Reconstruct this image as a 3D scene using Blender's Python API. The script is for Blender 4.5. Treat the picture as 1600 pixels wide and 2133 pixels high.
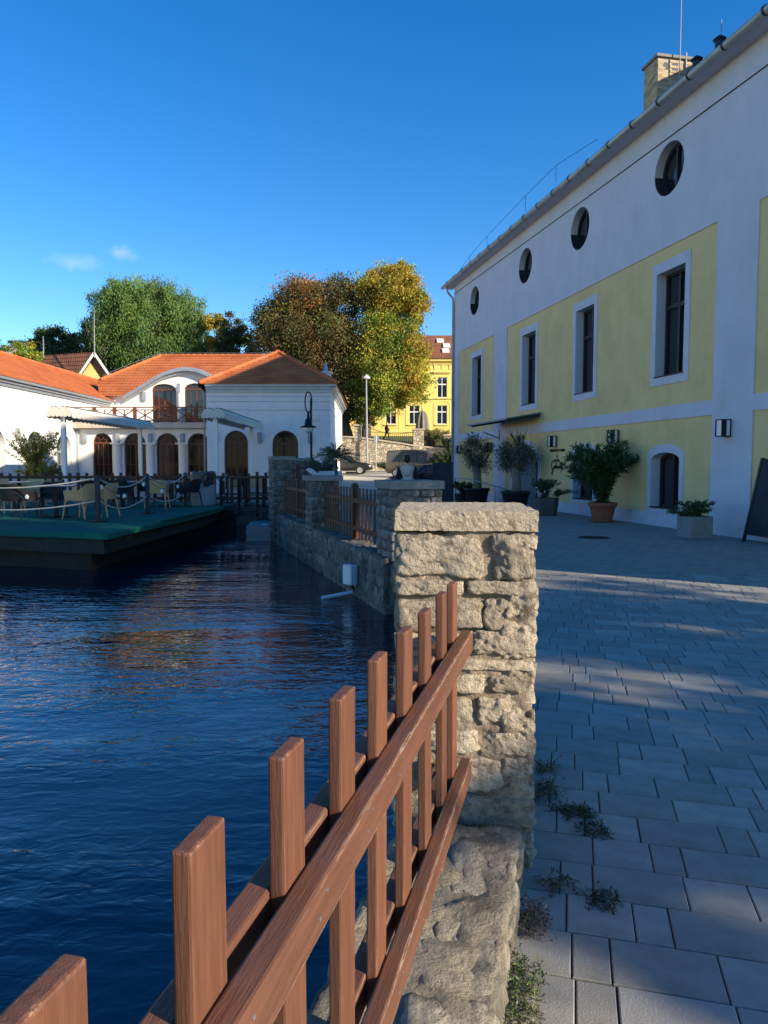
import bpy, bmesh, math, random
import numpy as np
from mathutils import Vector, noise
from mathutils.geometry import tessellate_polygon
R = math.radians
random.seed(7)
for o in list(bpy.data.objects): bpy.data.objects.remove(o)
SC = bpy.context.scene
COL = SC.collection
# ------------------------------------------------------------------ camera
FPX, IW, IH, CX, CY, CH = 1520.0, 1600.0, 2133.0, 800.0, 1066.5, 1.5
PITCH = math.atan((CY - 967.0) / FPX)
cd = bpy.data.cameras.new('camera'); cam = bpy.data.objects.new('camera', cd); COL.objects.link(cam)
cd.sensor_fit = 'VERTICAL'; cd.sensor_height = 36.0; cd.lens = FPX / IH * 36.0
cd.clip_start = 0.05; cd.clip_end = 3000
cam.location = (0, 0, CH); cam.rotation_euler = (math.pi / 2 - PITCH, 0, 0)
SC.camera = cam
SC.render.resolution_x = 768; SC.render.resolution_y = 1024
# ------------------------------------------------------------------ sky, sun, exposure
SUN_AZ, SUN_EL = 58.0, 20.5            # degrees from straight behind the camera towards the right; elevation
w = bpy.data.worlds.new('World'); SC.world = w; w.use_nodes = True
nt = w.node_tree; nt.nodes.clear()
wo = nt.nodes.new('ShaderNodeOutputWorld'); wb = nt.nodes.new('ShaderNodeBackground')
sk = nt.nodes.new('ShaderNodeTexSky'); sk.sky_type = 'NISHITA'; sk.sun_disc = False
sk.sun_elevation = R(SUN_EL); sk.sun_rotation = R(180 - SUN_AZ)
sk.altitude = 0; sk.air_density = 1.0; sk.dust_density = 0.0; sk.ozone_density = 3.0
wb.inputs['Strength'].default_value = 0.135
hs = nt.nodes.new('ShaderNodeHueSaturation'); hs.inputs['Saturation'].default_value = 1.36; hs.inputs['Hue'].default_value = 0.508
nt.links.new(sk.outputs[0], hs.inputs['Color'])
def cloud(px, py, sx, sy, amt, prev):      # a small wisp of high cloud at one place in the sky
    tc = nt.nodes.new('ShaderNodeTexCoord'); a, b_ = (px - CX) / FPX, (CY - py) / FPX; c, s = math.cos(PITCH), math.sin(PITCH)
    d = Vector((a, c + b_ * s, b_ * c - s)).normalized()
    sb = nt.nodes.new('ShaderNodeVectorMath'); sb.operation = 'SUBTRACT'; sb.inputs[1].default_value = d; nt.links.new(tc.outputs['Generated'], sb.inputs[0])
    ml = nt.nodes.new('ShaderNodeVectorMath'); ml.operation = 'MULTIPLY'; ml.inputs[1].default_value = (1 / sx, 1 / sx, 1 / sy); nt.links.new(sb.outputs[0], ml.inputs[0])
    ln = nt.nodes.new('ShaderNodeVectorMath'); ln.operation = 'LENGTH'; nt.links.new(ml.outputs[0], ln.inputs[0])
    nz = nt.nodes.new('ShaderNodeTexNoise'); nz.inputs['Scale'].default_value = 80; nz.inputs['Detail'].default_value = 5; nt.links.new(tc.outputs['Generated'], nz.inputs['Vector'])
    ad = nt.nodes.new('ShaderNodeMath'); ad.operation = 'MULTIPLY_ADD'; ad.inputs[1].default_value = 1.6; nt.links.new(nz.outputs['Fac'], ad.inputs[0]); nt.links.new(ln.outputs['Value'], ad.inputs[2])
    mr = nt.nodes.new('ShaderNodeMapRange'); mr.inputs[1].default_value = 1.75; mr.inputs[2].default_value = .75; mr.inputs[3].default_value = 0; mr.inputs[4].default_value = amt; nt.links.new(ad.outputs[0], mr.inputs[0])
    mx = nt.nodes.new('ShaderNodeMix'); mx.data_type = 'RGBA'; nt.links.new(mr.outputs[0], mx.inputs[0]); nt.links.new(prev, mx.inputs[6]); mx.inputs[7].default_value = (5.2, 5.4, 5.6, 1)
    return mx.outputs[2]
skc = cloud(155, 545, .034, .013, .20, hs.outputs[0]); skc = cloud(252, 526, .022, .011, .22, skc)
nt.links.new(skc, wb.inputs['Color'])
nt.links.new(wb.outputs[0], wo.inputs[0])
sl = bpy.data.lights.new('sun', 'SUN'); sl.energy = 5.0; sl.angle = R(0.55); sl.color = (1.0, 0.86, 0.66)
so = bpy.data.objects.new('sun', sl); COL.objects.link(so); so.location = (30, -20, 30)
sv = Vector((math.sin(R(SUN_AZ)) * math.cos(R(SUN_EL)), -math.cos(R(SUN_AZ)) * math.cos(R(SUN_EL)), math.sin(R(SUN_EL))))
so.rotation_euler = sv.to_track_quat('Z', 'Y').to_euler()
SC.view_settings.view_transform = 'Standard'; SC.view_settings.look = 'None'
SC.view_settings.exposure = 0.72; SC.view_settings.gamma = 1.0; SC.view_settings.use_curve_mapping = False
SC.render.engine = 'CYCLES'

# ------------------------------------------------------------------ helpers
def gp(px, py, z):                      # photograph pixel -> point at height z
    a, b = (px - CX) / FPX, (CY - py) / FPX
    c, s = math.cos(PITCH), math.sin(PITCH)
    r = (a, c + b * s, b * c - s); t = (z - CH) / r[2]
    return (r[0] * t, r[1] * t, z)
def yp(px, py, y):                      # photograph pixel -> point at depth y
    a, b = (px - CX) / FPX, (CY - py) / FPX
    c, s = math.cos(PITCH), math.sin(PITCH)
    r = (a, c + b * s, b * c - s); t = y / r[1]
    return (r[0] * t, y, CH + r[2] * t)

def worg(o):
    v = Vector((0, 0, 0))
    while o is not None:
        v += o.location; o = o.parent
    return v
def tag(o, label=None, cat=None, group=None, kind=None):
    if label: o['label'] = label
    if cat: o['category'] = cat
    if group: o['group'] = group
    if kind: o['kind'] = kind
    return o
def thing(name, loc, label, cat, group=None, rz=0):
    o = bpy.data.objects.new(name, None); COL.objects.link(o); o.location = loc; o.rotation_euler.z = rz
    o.empty_display_size = 0.1
    return tag(o, label, cat, group)
def link_mesh(name, me, m, parent=None):
    o = bpy.data.objects.new(name, me); COL.objects.link(o)
    if m is not None and len(me.materials) == 0: me.materials.append(m)
    if parent is not None: o.parent = parent
    return o
def copy_tree(o, parent=None):
    c = o.copy(); COL.objects.link(c); c.parent = parent
    for ch in list(o.children): copy_tree(ch, c)
    return c

class MB:
    def __init__(s): s.v = []; s.f = []
    def add(s, vs, fs):
        n = len(s.v); s.v.extend([tuple(p) for p in vs]); s.f.extend([tuple(i + n for i in f) for f in fs]); return s
    def hexa(s, p):                     # 8 points: bottom ring 0-3, top ring 4-7
        return s.add(p, [(3, 2, 1, 0), (4, 5, 6, 7), (0, 1, 5, 4), (1, 2, 6, 5), (2, 3, 7, 6), (3, 0, 4, 7)])
    def box(s, x0, x1, y0, y1, z0, z1):
        return s.hexa([(x0, y0, z0), (x1, y0, z0), (x1, y1, z0), (x0, y1, z0), (x0, y0, z1), (x1, y0, z1), (x1, y1, z1), (x0, y1, z1)])
    def obox(s, c, ax, hx, hy, z0, z1): # oriented box: centre (x,y), unit axis, half sizes
        ax = Vector(ax).normalized(); ay = Vector((-ax[1], ax[0]))
        q = [(c[0] + a * hx * ax[0] + b * hy * ay[0], c[1] + a * hx * ax[1] + b * hy * ay[1]) for a, b in ((-1, -1), (1, -1), (1, 1), (-1, 1))]
        return s.hexa([(*p, z0) for p in q] + [(*p, z1) for p in q])
    def beam(s, p, q, w, h, up=(0, 0, 1)):
        p, q = Vector(p), Vector(q); d = (q - p).normalized(); u = Vector(up)
        if abs(d.dot(u)) > .98: u = Vector((1, 0, 0))
        r = d.cross(u).normalized(); u = r.cross(d)
        r *= w / 2; u *= h / 2
        return s.hexa([p - r - u, p + r - u, q + r - u, q - r - u, p - r + u, p + r + u, q + r + u, q - r + u])
    def tube(s, path, rad, n=8, cap=True):
        path = [Vector(p) for p in path]; k = len(path)
        rr = rad if isinstance(rad, (list, tuple)) else [rad] * k
        vs, fs = [], []; prev = None
        for i, p in enumerate(path):
            d = (path[min(i + 1, k - 1)] - path[max(i - 1, 0)]).normalized()
            if prev is None:
                u = Vector((0, 0, 1)) if abs(d.z) < .9 else Vector((1, 0, 0))
                a = d.cross(u).normalized()
            else:
                a = (prev - d * prev.dot(d)).normalized()
            prev = a; b = d.cross(a)
            for j in range(n):
                t = 2 * math.pi * j / n
                vs.append(p + (a * math.cos(t) + b * math.sin(t)) * rr[i])
        for i in range(k - 1):
            for j in range(n):
                fs.append((i * n + j, i * n + (j + 1) % n, (i + 1) * n + (j + 1) % n, (i + 1) * n + j))
        if cap: fs.append(tuple(range(n - 1, -1, -1))); fs.append(tuple(range((k - 1) * n, k * n)))
        return s.add(vs, fs)
    def lathe(s, prof, c=(0, 0, 0), n=20, cap=True):
        vs = [(c[0] + r * math.cos(2 * math.pi * j / n), c[1] + r * math.sin(2 * math.pi * j / n), c[2] + z) for r, z in prof for j in range(n)]
        fs = [(i * n + j, i * n + (j + 1) % n, (i + 1) * n + (j + 1) % n, (i + 1) * n + j) for i in range(len(prof) - 1) for j in range(n)]
        if cap: fs.append(tuple(range(n - 1, -1, -1))); k = len(prof) - 1; fs.append(tuple(range(k * n, k * n + n)))
        return s.add(vs, fs)
    def prism(s, poly, fn, d0, d1):     # 2D outline, fn(u,v,d)->xyz, between depths
        n = len(poly); tri = tessellate_polygon([[Vector((p[0], p[1], 0)) for p in poly]])
        vs = [fn(u, v, d0) for u, v in poly] + [fn(u, v, d1) for u, v in poly]
        fs = [tuple(t) for t in tri] + [tuple(i + n for i in reversed(t)) for t in tri]
        fs += [(i, (i + 1) % n, (i + 1) % n + n, i + n) for i in range(n)]
        return s.add(vs, fs)
    def sheet(s, outer, holes, fn, d, reveal=None, rim=None):   # flat face with holes; reveal: depth the hole sides run to; rim: depth of outer sides
        loops = [outer] + list(holes)
        tri = tessellate_polygon([[Vector((p[0], p[1], 0)) for p in l] for l in loops])
        flat = [p for l in loops for p in l]
        s.add([fn(u, v, d) for u, v in flat], [tuple(t) for t in tri])
        if reveal is not None:
            for h in holes:
                n = len(h)
                s.add([fn(u, v, d) for u, v in h] + [fn(u, v, reveal) for u, v in h], [(i, (i + 1) % n, (i + 1) % n + n, i + n) for i in range(n)])
        if rim is not None:
            n = len(outer)
            s.add([fn(u, v, d) for u, v in outer] + [fn(u, v, rim) for u, v in outer], [(i, (i + 1) % n, (i + 1) % n + n, i + n) for i in range(n)])
        return s
    def build(s, name, m, parent=None, smooth=False, bevel=0, kind=None):
        o0 = worg(parent) if parent is not None else Vector((0, 0, 0))
        me = bpy.data.meshes.new(name)
        me.from_pydata([(x - o0.x, y - o0.y, z - o0.z) for x, y, z in s.v], [], s.f)
        bm = bmesh.new(); bm.from_mesh(me)
        bmesh.ops.recalc_face_normals(bm, faces=bm.faces)
        if bevel:
            bmesh.ops.bevel(bm, geom=[e for e in bm.edges if e.is_manifold and e.calc_face_angle(0) > .6], offset=bevel, segments=2, affect='EDGES', profile=.6)
        bm.to_mesh(me); bm.free()
        if smooth: me.polygons.foreach_set('use_smooth', [True] * len(me.polygons))
        o = link_mesh(name, me, m, parent)
        if kind: o['kind'] = kind
        return o
def rect(u0, u1, v0, v1): return [(u0, v0), (u1, v0), (u1, v1), (u0, v1)]
def archpoly(u0, u1, v0, v1, rise=None, n=16):    # v1 = top of the arch
    c, h = (u0 + u1) / 2, abs(u1 - u0) / 2
    r = h if rise is None else rise
    return [(u0, v0), (u1, v0)] + [(c + (u1 - c) * math.cos(math.pi * i / n), v1 - r + r * math.sin(math.pi * i / n)) for i in range(n + 1)]
def oval(c, v, a, b, n=28): return [(c + a * math.cos(2 * math.pi * i / n), v + b * math.sin(2 * math.pi * i / n)) for i in range(n)]

# ------------------------------------------------------------------ materials
def mat(name, c, rough=.8, var=.12, vs=3.0, bump=0., bs=40., spec=.3, metal=0., c2=None, c2s=1.2, c2t=.55, rnd=0., island=0., edge=None, trans=0., attr=None, streak=0., stretch=None, detail=6):
    m = bpy.data.materials.new(name); m.use_nodes = True
    t = m.node_tree; N = t.nodes; L = t.links; b = N['Principled BSDF']
    b.inputs['Roughness'].default_value = rough; b.inputs['Specular IOR Level'].default_value = spec; b.inputs['Metallic'].default_value = metal
    tc = N.new('ShaderNodeTexCoord'); co = tc.outputs['Object']
    if stretch:
        mp = N.new('ShaderNodeMapping'); mp.inputs['Scale'].default_value = stretch; L.new(co, mp.inputs[0]); co = mp.outputs[0]
    def noi(sc, det=detail, rg=.6):
        n = N.new('ShaderNodeTexNoise'); n.inputs['Scale'].default_value = sc; n.inputs['Detail'].default_value = det; n.inputs['Roughness'].default_value = rg
        L.new(co, n.inputs['Vector']); return n.outputs['Fac']
    def mixc(f, a, bb, fac=None):
        x = N.new('ShaderNodeMix'); x.data_type = 'RGBA'
        if f is not None: L.new(f, x.inputs[0])
        else: x.inputs[0].default_value = fac
        for i, q in ((6, a), (7, bb)):
            if hasattr(q, 'links'): L.new(q, x.inputs[i])
            else: x.inputs[i].default_value = (*q, 1)
        return x.outputs[2]
    def ramp(f, lo, hi):
        x = N.new('ShaderNodeMapRange'); x.inputs[1].default_value = lo; x.inputs[2].default_value = hi; L.new(f, x.inputs[0]); return x.outputs[0]
    if attr:
        a = N.new('ShaderNodeAttribute'); a.attribute_name = attr; col = a.outputs['Color']
    else:
        lo = tuple(x * (1 - var) for x in c); hi = tuple(min(1, x * (1 + var)) for x in c)
        col = mixc(ramp(noi(vs), .3, .7), lo, hi)
    if c2: col = mixc(ramp(noi(c2s), c2t, c2t + .12), col, c2)
    if streak:                              # rain streaks and patchy weathering
        mq = N.new('ShaderNodeMapping'); mq.inputs['Scale'].default_value = (1.1, 1.1, .30); L.new(tc.outputs['Object'], mq.inputs[0])
        nq = N.new('ShaderNodeTexNoise'); nq.inputs['Scale'].default_value = 1.6; nq.inputs['Detail'].default_value = 7; nq.inputs['Roughness'].default_value = .65; L.new(mq.outputs[0], nq.inputs['Vector'])
        hq = N.new('ShaderNodeHueSaturation'); xq = N.new('ShaderNodeMapRange'); xq.inputs[1].default_value = .35; xq.inputs[2].default_value = .65; xq.inputs[3].default_value = 1 - streak; xq.inputs[4].default_value = 1 + streak * .4
        L.new(nq.outputs['Fac'], xq.inputs[0]); L.new(xq.outputs[0], hq.inputs['Value']); L.new(col, hq.inputs['Color']); col = hq.outputs[0]
    if rnd or island:
        if rnd: q = N.new('ShaderNodeObjectInfo').outputs['Random']
        else: q = N.new('ShaderNodeNewGeometry').outputs['Random Per Island']
        h = N.new('ShaderNodeHueSaturation'); k = rnd or island
        x = N.new('ShaderNodeMapRange'); x.inputs[3].default_value = 1 - k; x.inputs[4].default_value = 1 + k; L.new(q, x.inputs[0])
        L.new(x.outputs[0], h.inputs['Value']); L.new(col, h.inputs['Color']); col = h.outputs[0]
    if edge:
        bv = N.new('ShaderNodeBevel'); bv.samples = 4; bv.inputs['Radius'].default_value = edge[1]
        g = N.new('ShaderNodeNewGeometry'); dp = N.new('ShaderNodeVectorMath'); dp.operation = 'DOT_PRODUCT'
        L.new(bv.outputs[0], dp.inputs[0]); L.new(g.outputs['Normal'], dp.inputs[1])
        e = ramp(dp.outputs['Value'], .985, .93)
        pt = N.new('ShaderNodeMath'); pt.operation = 'MULTIPLY'; L.new(ramp(noi(edge[2], 3, .6), .44, .56), pt.inputs[0]); L.new(e, pt.inputs[1])
        mu = N.new('ShaderNodeMath'); mu.operation = 'MULTIPLY'; L.new(pt.outputs[0], mu.inputs[0]); L.new(ramp(noi(34, 5, .7), .47, .57), mu.inputs[1])
        col = mixc(mu.outputs[0], col, edge[0])
    L.new(col, b.inputs['Base Color'])
    if bump:
        bp = N.new('ShaderNodeBump'); bp.inputs['Strength'].default_value = 1.0; bp.inputs['Distance'].default_value = bump
        L.new(noi(bs, 8, .65), bp.inputs['Height']); L.new(bp.outputs[0], b.inputs['Normal'])
    if trans:
        tr = N.new('ShaderNodeBsdfTranslucent'); L.new(col, tr.inputs[0]); mx = N.new('ShaderNodeMixShader'); mx.inputs[0].default_value = trans
        L.new(b.outputs[0], mx.inputs[1]); L.new(tr.outputs[0], mx.inputs[2]); L.new(mx.outputs[0], N['Material Output'].inputs[0])
    return m
def glassmat(name, c, rough=.04, spec=.9):
    return mat(name, c, rough=rough, var=.2, vs=.8, spec=spec)
M = {}
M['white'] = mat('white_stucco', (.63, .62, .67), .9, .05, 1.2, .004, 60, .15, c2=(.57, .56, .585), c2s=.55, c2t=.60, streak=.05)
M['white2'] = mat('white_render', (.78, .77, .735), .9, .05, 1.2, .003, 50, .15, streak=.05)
M['peel'] = mat('peeling_plinth', (.62, .61, .64), .9, .08, 3, .01, 30, .15, c2=(.26, .25, .23), c2s=2.2, c2t=.60)
M['yellow'] = mat('yellow_stucco', (.80, .60, .275), .9, .06, 1.5, .004, 60, .15, c2=(.73, .545, .25), c2s=.7, c2t=.52, streak=.05)
M['yellow2'] = mat('yellow_render', (.86, .66, .19), .9, .06, 1.0, .003, 40, .15)
M['yellow3'] = mat('pale_yellow_render', (.78, .62, .22), .9, .06, 1.0, .003, 40, .15)
M['zinc'] = mat('zinc_sheet', (.36, .39, .42), .45, .12, 2, .001, 8, .4, .5)
M['gutter'] = mat('painted_gutter', (.42, .42, .40), .5, .2, 2, 0, 8, .4, .3, c2=(.25, .23, .2), c2s=1.5, c2t=.58)
M['darkframe'] = mat('dark_window_frame', (.035, .03, .03), .5, .2, 6, .001, 40)
M['redframe'] = mat('red_brown_frame', (.16, .055, .03), .5, .2, 6, .001, 40)
M['whiteframe'] = mat('white_window_frame', (.8, .78, .72), .5, .05, 6)
M['glass'] = glassmat('window_glass', (.012, .016, .022))
M['glass2'] = glassmat('warm_window_glass', (.02, .013, .010), .06, .15)
M['reveal'] = mat('white_reveal', (.60, .59, .63), .9, .05, 1.5, .003, 50, .15)
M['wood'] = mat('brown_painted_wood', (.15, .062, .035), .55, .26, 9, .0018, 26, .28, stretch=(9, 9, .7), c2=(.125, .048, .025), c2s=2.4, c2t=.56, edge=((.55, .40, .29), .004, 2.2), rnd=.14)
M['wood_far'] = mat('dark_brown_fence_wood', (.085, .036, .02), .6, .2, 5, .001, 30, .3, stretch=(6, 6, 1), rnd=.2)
M['wood_rail'] = mat('brown_rail_wood', (.145, .063, .037), .55, .26, 9, .0018, 26, .28, stretch=(.7, 9, 9), c2=(.12, .05, .028), c2s=2.0, c2t=.56, edge=((.66, .52, .40), .009, 1.0), rnd=.1)
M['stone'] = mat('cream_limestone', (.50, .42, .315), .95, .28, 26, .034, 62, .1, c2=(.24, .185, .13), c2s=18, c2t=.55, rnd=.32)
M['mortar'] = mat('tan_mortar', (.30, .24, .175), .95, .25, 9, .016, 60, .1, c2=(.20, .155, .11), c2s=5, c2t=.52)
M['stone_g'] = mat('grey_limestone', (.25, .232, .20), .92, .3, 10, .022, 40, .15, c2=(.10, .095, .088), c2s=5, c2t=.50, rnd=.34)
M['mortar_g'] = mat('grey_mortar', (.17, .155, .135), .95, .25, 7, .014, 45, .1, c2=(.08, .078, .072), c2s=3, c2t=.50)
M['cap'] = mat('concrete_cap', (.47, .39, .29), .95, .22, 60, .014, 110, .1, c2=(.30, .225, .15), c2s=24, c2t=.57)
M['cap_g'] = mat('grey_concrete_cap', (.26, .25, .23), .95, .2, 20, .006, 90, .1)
M['coping'] = mat('rough_coping', (.40, .35, .27), .95, .32, 12, .03, 38, .1, c2=(.17, .155, .125), c2s=6, c2t=.50, rnd=.2)
M['copemortar'] = mat('pale_coping_mortar', (.33, .285, .215), .95, .3, 8, .025, 45, .1, c2=(.16, .145, .115), c2s=4, c2t=.52)
M['paver'] = mat('grey_paver', (.33, .315, .275), .88, .16, 7, .0022, 140, .25, c2=(.25, .235, .19), c2s=2.3, c2t=.54, rnd=.15)
M['paver_s'] = mat('grey_paver_field', (.31, .295, .26), .88, .16, 4, .0016, 160, .3, island=.13)
M['joint'] = mat('dark_joint_sand', (.055, .05, .042), .95, .3, 30, .003, 200)
M['asphalt'] = mat('worn_asphalt', (.50, .45, .37), .9, .12, 1.5, .004, 90, .2)
M['terrace'] = mat('terrace_paving', (.24, .225, .2), .9, .15, 2, .002, 60)
M['earth'] = mat('grass_ground', (.10, .11, .05), .95, .3, .6, .02, 12)
M['carpet'] = mat('green_carpet', (.018, .15, .105), .95, .25, 4, .004, 150, .05, c2=(.016, .115, .105), c2s=.5, c2t=.5)
M['deckdark'] = mat('dark_deck_timber', (.03, .032, .03), .8, .3, 4, .003, 30)
M['black'] = mat('black_metal', (.012, .012, .014), .45, .2, 8)
M['anth'] = mat('anthracite_metal', (.03, .035, .045), .5, .2, 5)
M['steel'] = mat('brushed_steel', (.45, .45, .46), .35, .1, 8, metal=.8)
M['greymetal'] = mat('grey_painted_metal', (.30, .32, .34), .5, .1, 4)
M['rope'] = mat('pale_rope', (.55, .50, .42), .9, .2, 60, .002, 200)
M['bulb'] = mat('white_plastic_bulb', (.85, .84, .80), .35, .03, 5)
M['mustard'] = mat('mustard_plastic', (.70, .40, .19), .55, .06, 4, .0008, 60)
M['blackplastic'] = mat('black_plastic', (.022, .022, .026), .5, .1, 4, .0008, 60)
M['tabletop'] = mat('grey_table_top', (.22, .21, .2), .3, .15, 4, spec=.5)
M['fabric'] = mat('cream_awning_fabric', (.66, .62, .52), .9, .05, 2, .001, 80)
M['terracotta'] = mat('terracotta', (.34, .11, .055), .8, .14, 6, .002, 60, c2=(.40, .22, .15), c2s=4, c2t=.6)
M['concrete'] = mat('planter_concrete', (.27, .265, .25), .9, .16, 8, .004, 70)
M['soil'] = mat('dark_soil', (.03, .022, .015), .95, .3, 20, .02, 40)
M['bark'] = mat('grey_bark', (.12, .095, .07), .95, .3, 8, .02, 18, stretch=(1, 1, .25))
M['palebark'] = mat('pale_bark', (.24, .21, .17), .95, .25, 10, .01, 25)
M['leaf'] = mat('leaf', (.1, .1, .1), .55, attr='Col', trans=.35, spec=.35)
M['leafg'] = mat('glossy_leaf', (.1, .1, .1), .4, attr='Col', trans=.15, spec=.45)
M['brick'] = mat('buff_brick', (.42, .33, .22), .9, .2, 6, .004, 40, rnd=.25)
M['brickmortar'] = mat('pale_brick_mortar', (.40, .36, .29), .95, .15, 8, .003, 60)
M['skin'] = mat('skin', (.55, .34, .25), .55, .05, 8)
M['hair'] = mat('dark_hair', (.018, .013, .01), .6, .3, 30, .004, 60)
M['vest'] = mat('grey_quilted_vest', (.50, .46, .43), .8, .08, 10, .004, 25)
M['navy'] = mat('navy_cloth', (.015, .017, .026), .85, .2, 10, .002, 40)
M['jeans'] = mat('blue_jeans', (.05, .07, .13), .9, .2, 10, .002, 60)
M['brownc'] = mat('brown_jacket', (.13, .06, .03), .85, .2, 8, .002, 40)
M['redcloth'] = mat('red_cloth', (.45, .03, .02), .8, .1, 8)
M['chalk'] = mat('chalkboard', (.016, .022, .032), .6, .35, 3, .0008, 30)
M['tyre'] = mat('tyre_rubber', (.02, .02, .02), .85, .1, 20)
M['rim'] = mat('alloy_rim', (.55, .55, .56), .35, .05, 5, metal=.6)
M['carglass'] = glassmat('car_glass', (.02, .025, .03), .03, 1.0)
M['lampglass'] = mat('frosted_lamp_glass', (.72, .74, .74), .25, .05, 5, spec=.6)
M['flood'] = mat('white_flood_housing', (.62, .66, .70), .4, .05, 5)
M['parasol'] = mat('taupe_parasol_cloth', (.20, .175, .15), .9, .12, 5, .003, 20)
M['bagplastic'] = mat('black_bin_bag', (.015, .02, .03), .25, .1, 6, .02, 14, spec=.7)

def tilemat(name, c, c2, sc):
    m = mat(name, c, .8, .16, 2.2, c2=c2, c2s=1.1, c2t=.5, spec=.2)
    t = m.node_tree; N = t.nodes; L = t.links; b = N['Principled BSDF']
    uv = N.new('ShaderNodeUVMap'); uv.uv_map = 'UVMap'
    wv = N.new('ShaderNodeTexWave'); wv.bands_direction = 'X'; wv.inputs['Scale'].default_value = sc; wv.inputs['Distortion'].default_value = .4
    L.new(uv.outputs[0], wv.inputs[0])
    bp = N.new('ShaderNodeBump'); bp.inputs['Distance'].default_value = .014; L.new(wv.outputs['Fac'], bp.inputs['Height']); L.new(bp.outputs[0], b.inputs['Normal'])
    return m
M['tile'] = tilemat('orange_roof_tile', (.50, .165, .062), (.42, .12, .045), 1.3)
M['tile_old'] = tilemat('brown_roof_tile', (.30, .125, .07), (.20, .09, .06), 1.3)
M['tile_dark'] = tilemat('dark_brown_roof_tile', (.20, .085, .05), (.14, .06, .04), 1.3)

def masonry(name, c, cj, sc):            # rubble too far away to tell the stones apart
    m = bpy.data.materials.new(name); m.use_nodes = True; t = m.node_tree; N = t.nodes; L = t.links; b = N['Principled BSDF']
    b.inputs['Roughness'].default_value = .95; b.inputs['Specular IOR Level'].default_value = .1
    tc = N.new('ShaderNodeTexCoord'); v = N.new('ShaderNodeTexVoronoi'); v.feature = 'DISTANCE_TO_EDGE'; v.inputs['Scale'].default_value = sc
    v2 = N.new('ShaderNodeTexVoronoi'); v2.inputs['Scale'].default_value = sc
    for x in (v, v2): L.new(tc.outputs['Object'], x.inputs['Vector'])
    r = N.new('ShaderNodeMapRange'); r.inputs[1].default_value = .02; r.inputs[2].default_value = .09; L.new(v.outputs[0], r.inputs[0])
    h = N.new('ShaderNodeHueSaturation'); h.inputs['Color'].default_value = (*c, 1)
    s = N.new('ShaderNodeSeparateColor'); L.new(v2.outputs['Color'], s.inputs[0])
    q = N.new('ShaderNodeMapRange'); q.inputs[3].default_value = .6; q.inputs[4].default_value = 1.35; L.new(s.outputs[0], q.inputs[0]); L.new(q.outputs[0], h.inputs['Value'])
    x = N.new('ShaderNodeMix'); x.data_type = 'RGBA'; L.new(r.outputs[0], x.inputs[0]); x.inputs[6].default_value = (*cj, 1); L.new(h.outputs[0], x.inputs[7])
    L.new(x.outputs[2], b.inputs['Base Color'])
    bp = N.new('ShaderNodeBump'); bp.inputs['Distance'].default_value = .06; L.new(r.outputs[0], bp.inputs['Height']); L.new(bp.outputs[0], b.inputs['Normal'])
    return m
M['rubble'] = masonry('pale_rubble_wall', (.50, .42, .30), (.36, .30, .21), 4.6)

def watermat():
    m = bpy.data.materials.new('pond_water'); m.use_nodes = True; t = m.node_tree; N = t.nodes; L = t.links; b = N['Principled BSDF']
    b.inputs['Base Color'].default_value = (.001, .0085, .028, 1); b.inputs['Roughness'].default_value = .035; b.inputs['IOR'].default_value = 1.6
    b.inputs['Specular IOR Level'].default_value = .5
    tc = N.new('ShaderNodeTexCoord')
    def lay(rot, sc, nscale, det, dist):
        mp = N.new('ShaderNodeMapping'); mp.inputs['Rotation'].default_value = (0, 0, R(rot)); mp.inputs['Scale'].default_value = sc
        L.new(tc.outputs['Object'], mp.inputs[0]); n = N.new('ShaderNodeTexNoise'); n.inputs['Scale'].default_value = nscale; n.inputs['Detail'].default_value = det
        n.inputs['Roughness'].default_value = .5; n.inputs['Distortion'].default_value = dist
        L.new(mp.outputs[0], n.inputs['Vector']); return n.outputs['Fac']
    a1 = lay(-30, (.30, 1.5, 1), 2.8, 1.5, .35); a2 = lay(-12, (.65, 1.2, 1), 9.5, 2, .6); a3 = lay(25, (.9, 1.2, 1), 1.1, 1, 0)
    def mad(x, k, y=None):
        q = N.new('ShaderNodeMath'); q.operation = 'MULTIPLY_ADD'; L.new(x, q.inputs[0]); q.inputs[1].default_value = k
        if y is None: q.inputs[2].default_value = 0
        else: L.new(y, q.inputs[2])
        return q.outputs[0]
    hgt = mad(a1, WAVE[0], mad(a2, WAVE[1], mad(a3, WAVE[2])))
    pn = lay(15, (.6, 1.2, 1), .32, 2, .4); pr = N.new('ShaderNodeMapRange'); pr.inputs[1].default_value = .38; pr.inputs[2].default_value = .62; pr.inputs[3].default_value = .35; pr.inputs[4].default_value = 1.35; L.new(pn, pr.inputs[0])
    pm_ = N.new('ShaderNodeMath'); pm_.operation = 'MULTIPLY'; L.new(hgt, pm_.inputs[0]); L.new(pr.outputs[0], pm_.inputs[1]); hgt = pm_.outputs[0]
    bp = N.new('ShaderNodeBump'); bp.inputs['Strength'].default_value = 1.; bp.inputs['Distance'].default_value = 1.0
    L.new(hgt, bp.inputs['Height']); L.new(bp.outputs[0], b.inputs['Normal'])
    return m
WAVE = (.017, .0105, .02)
M['water'] = watermat()

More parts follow.
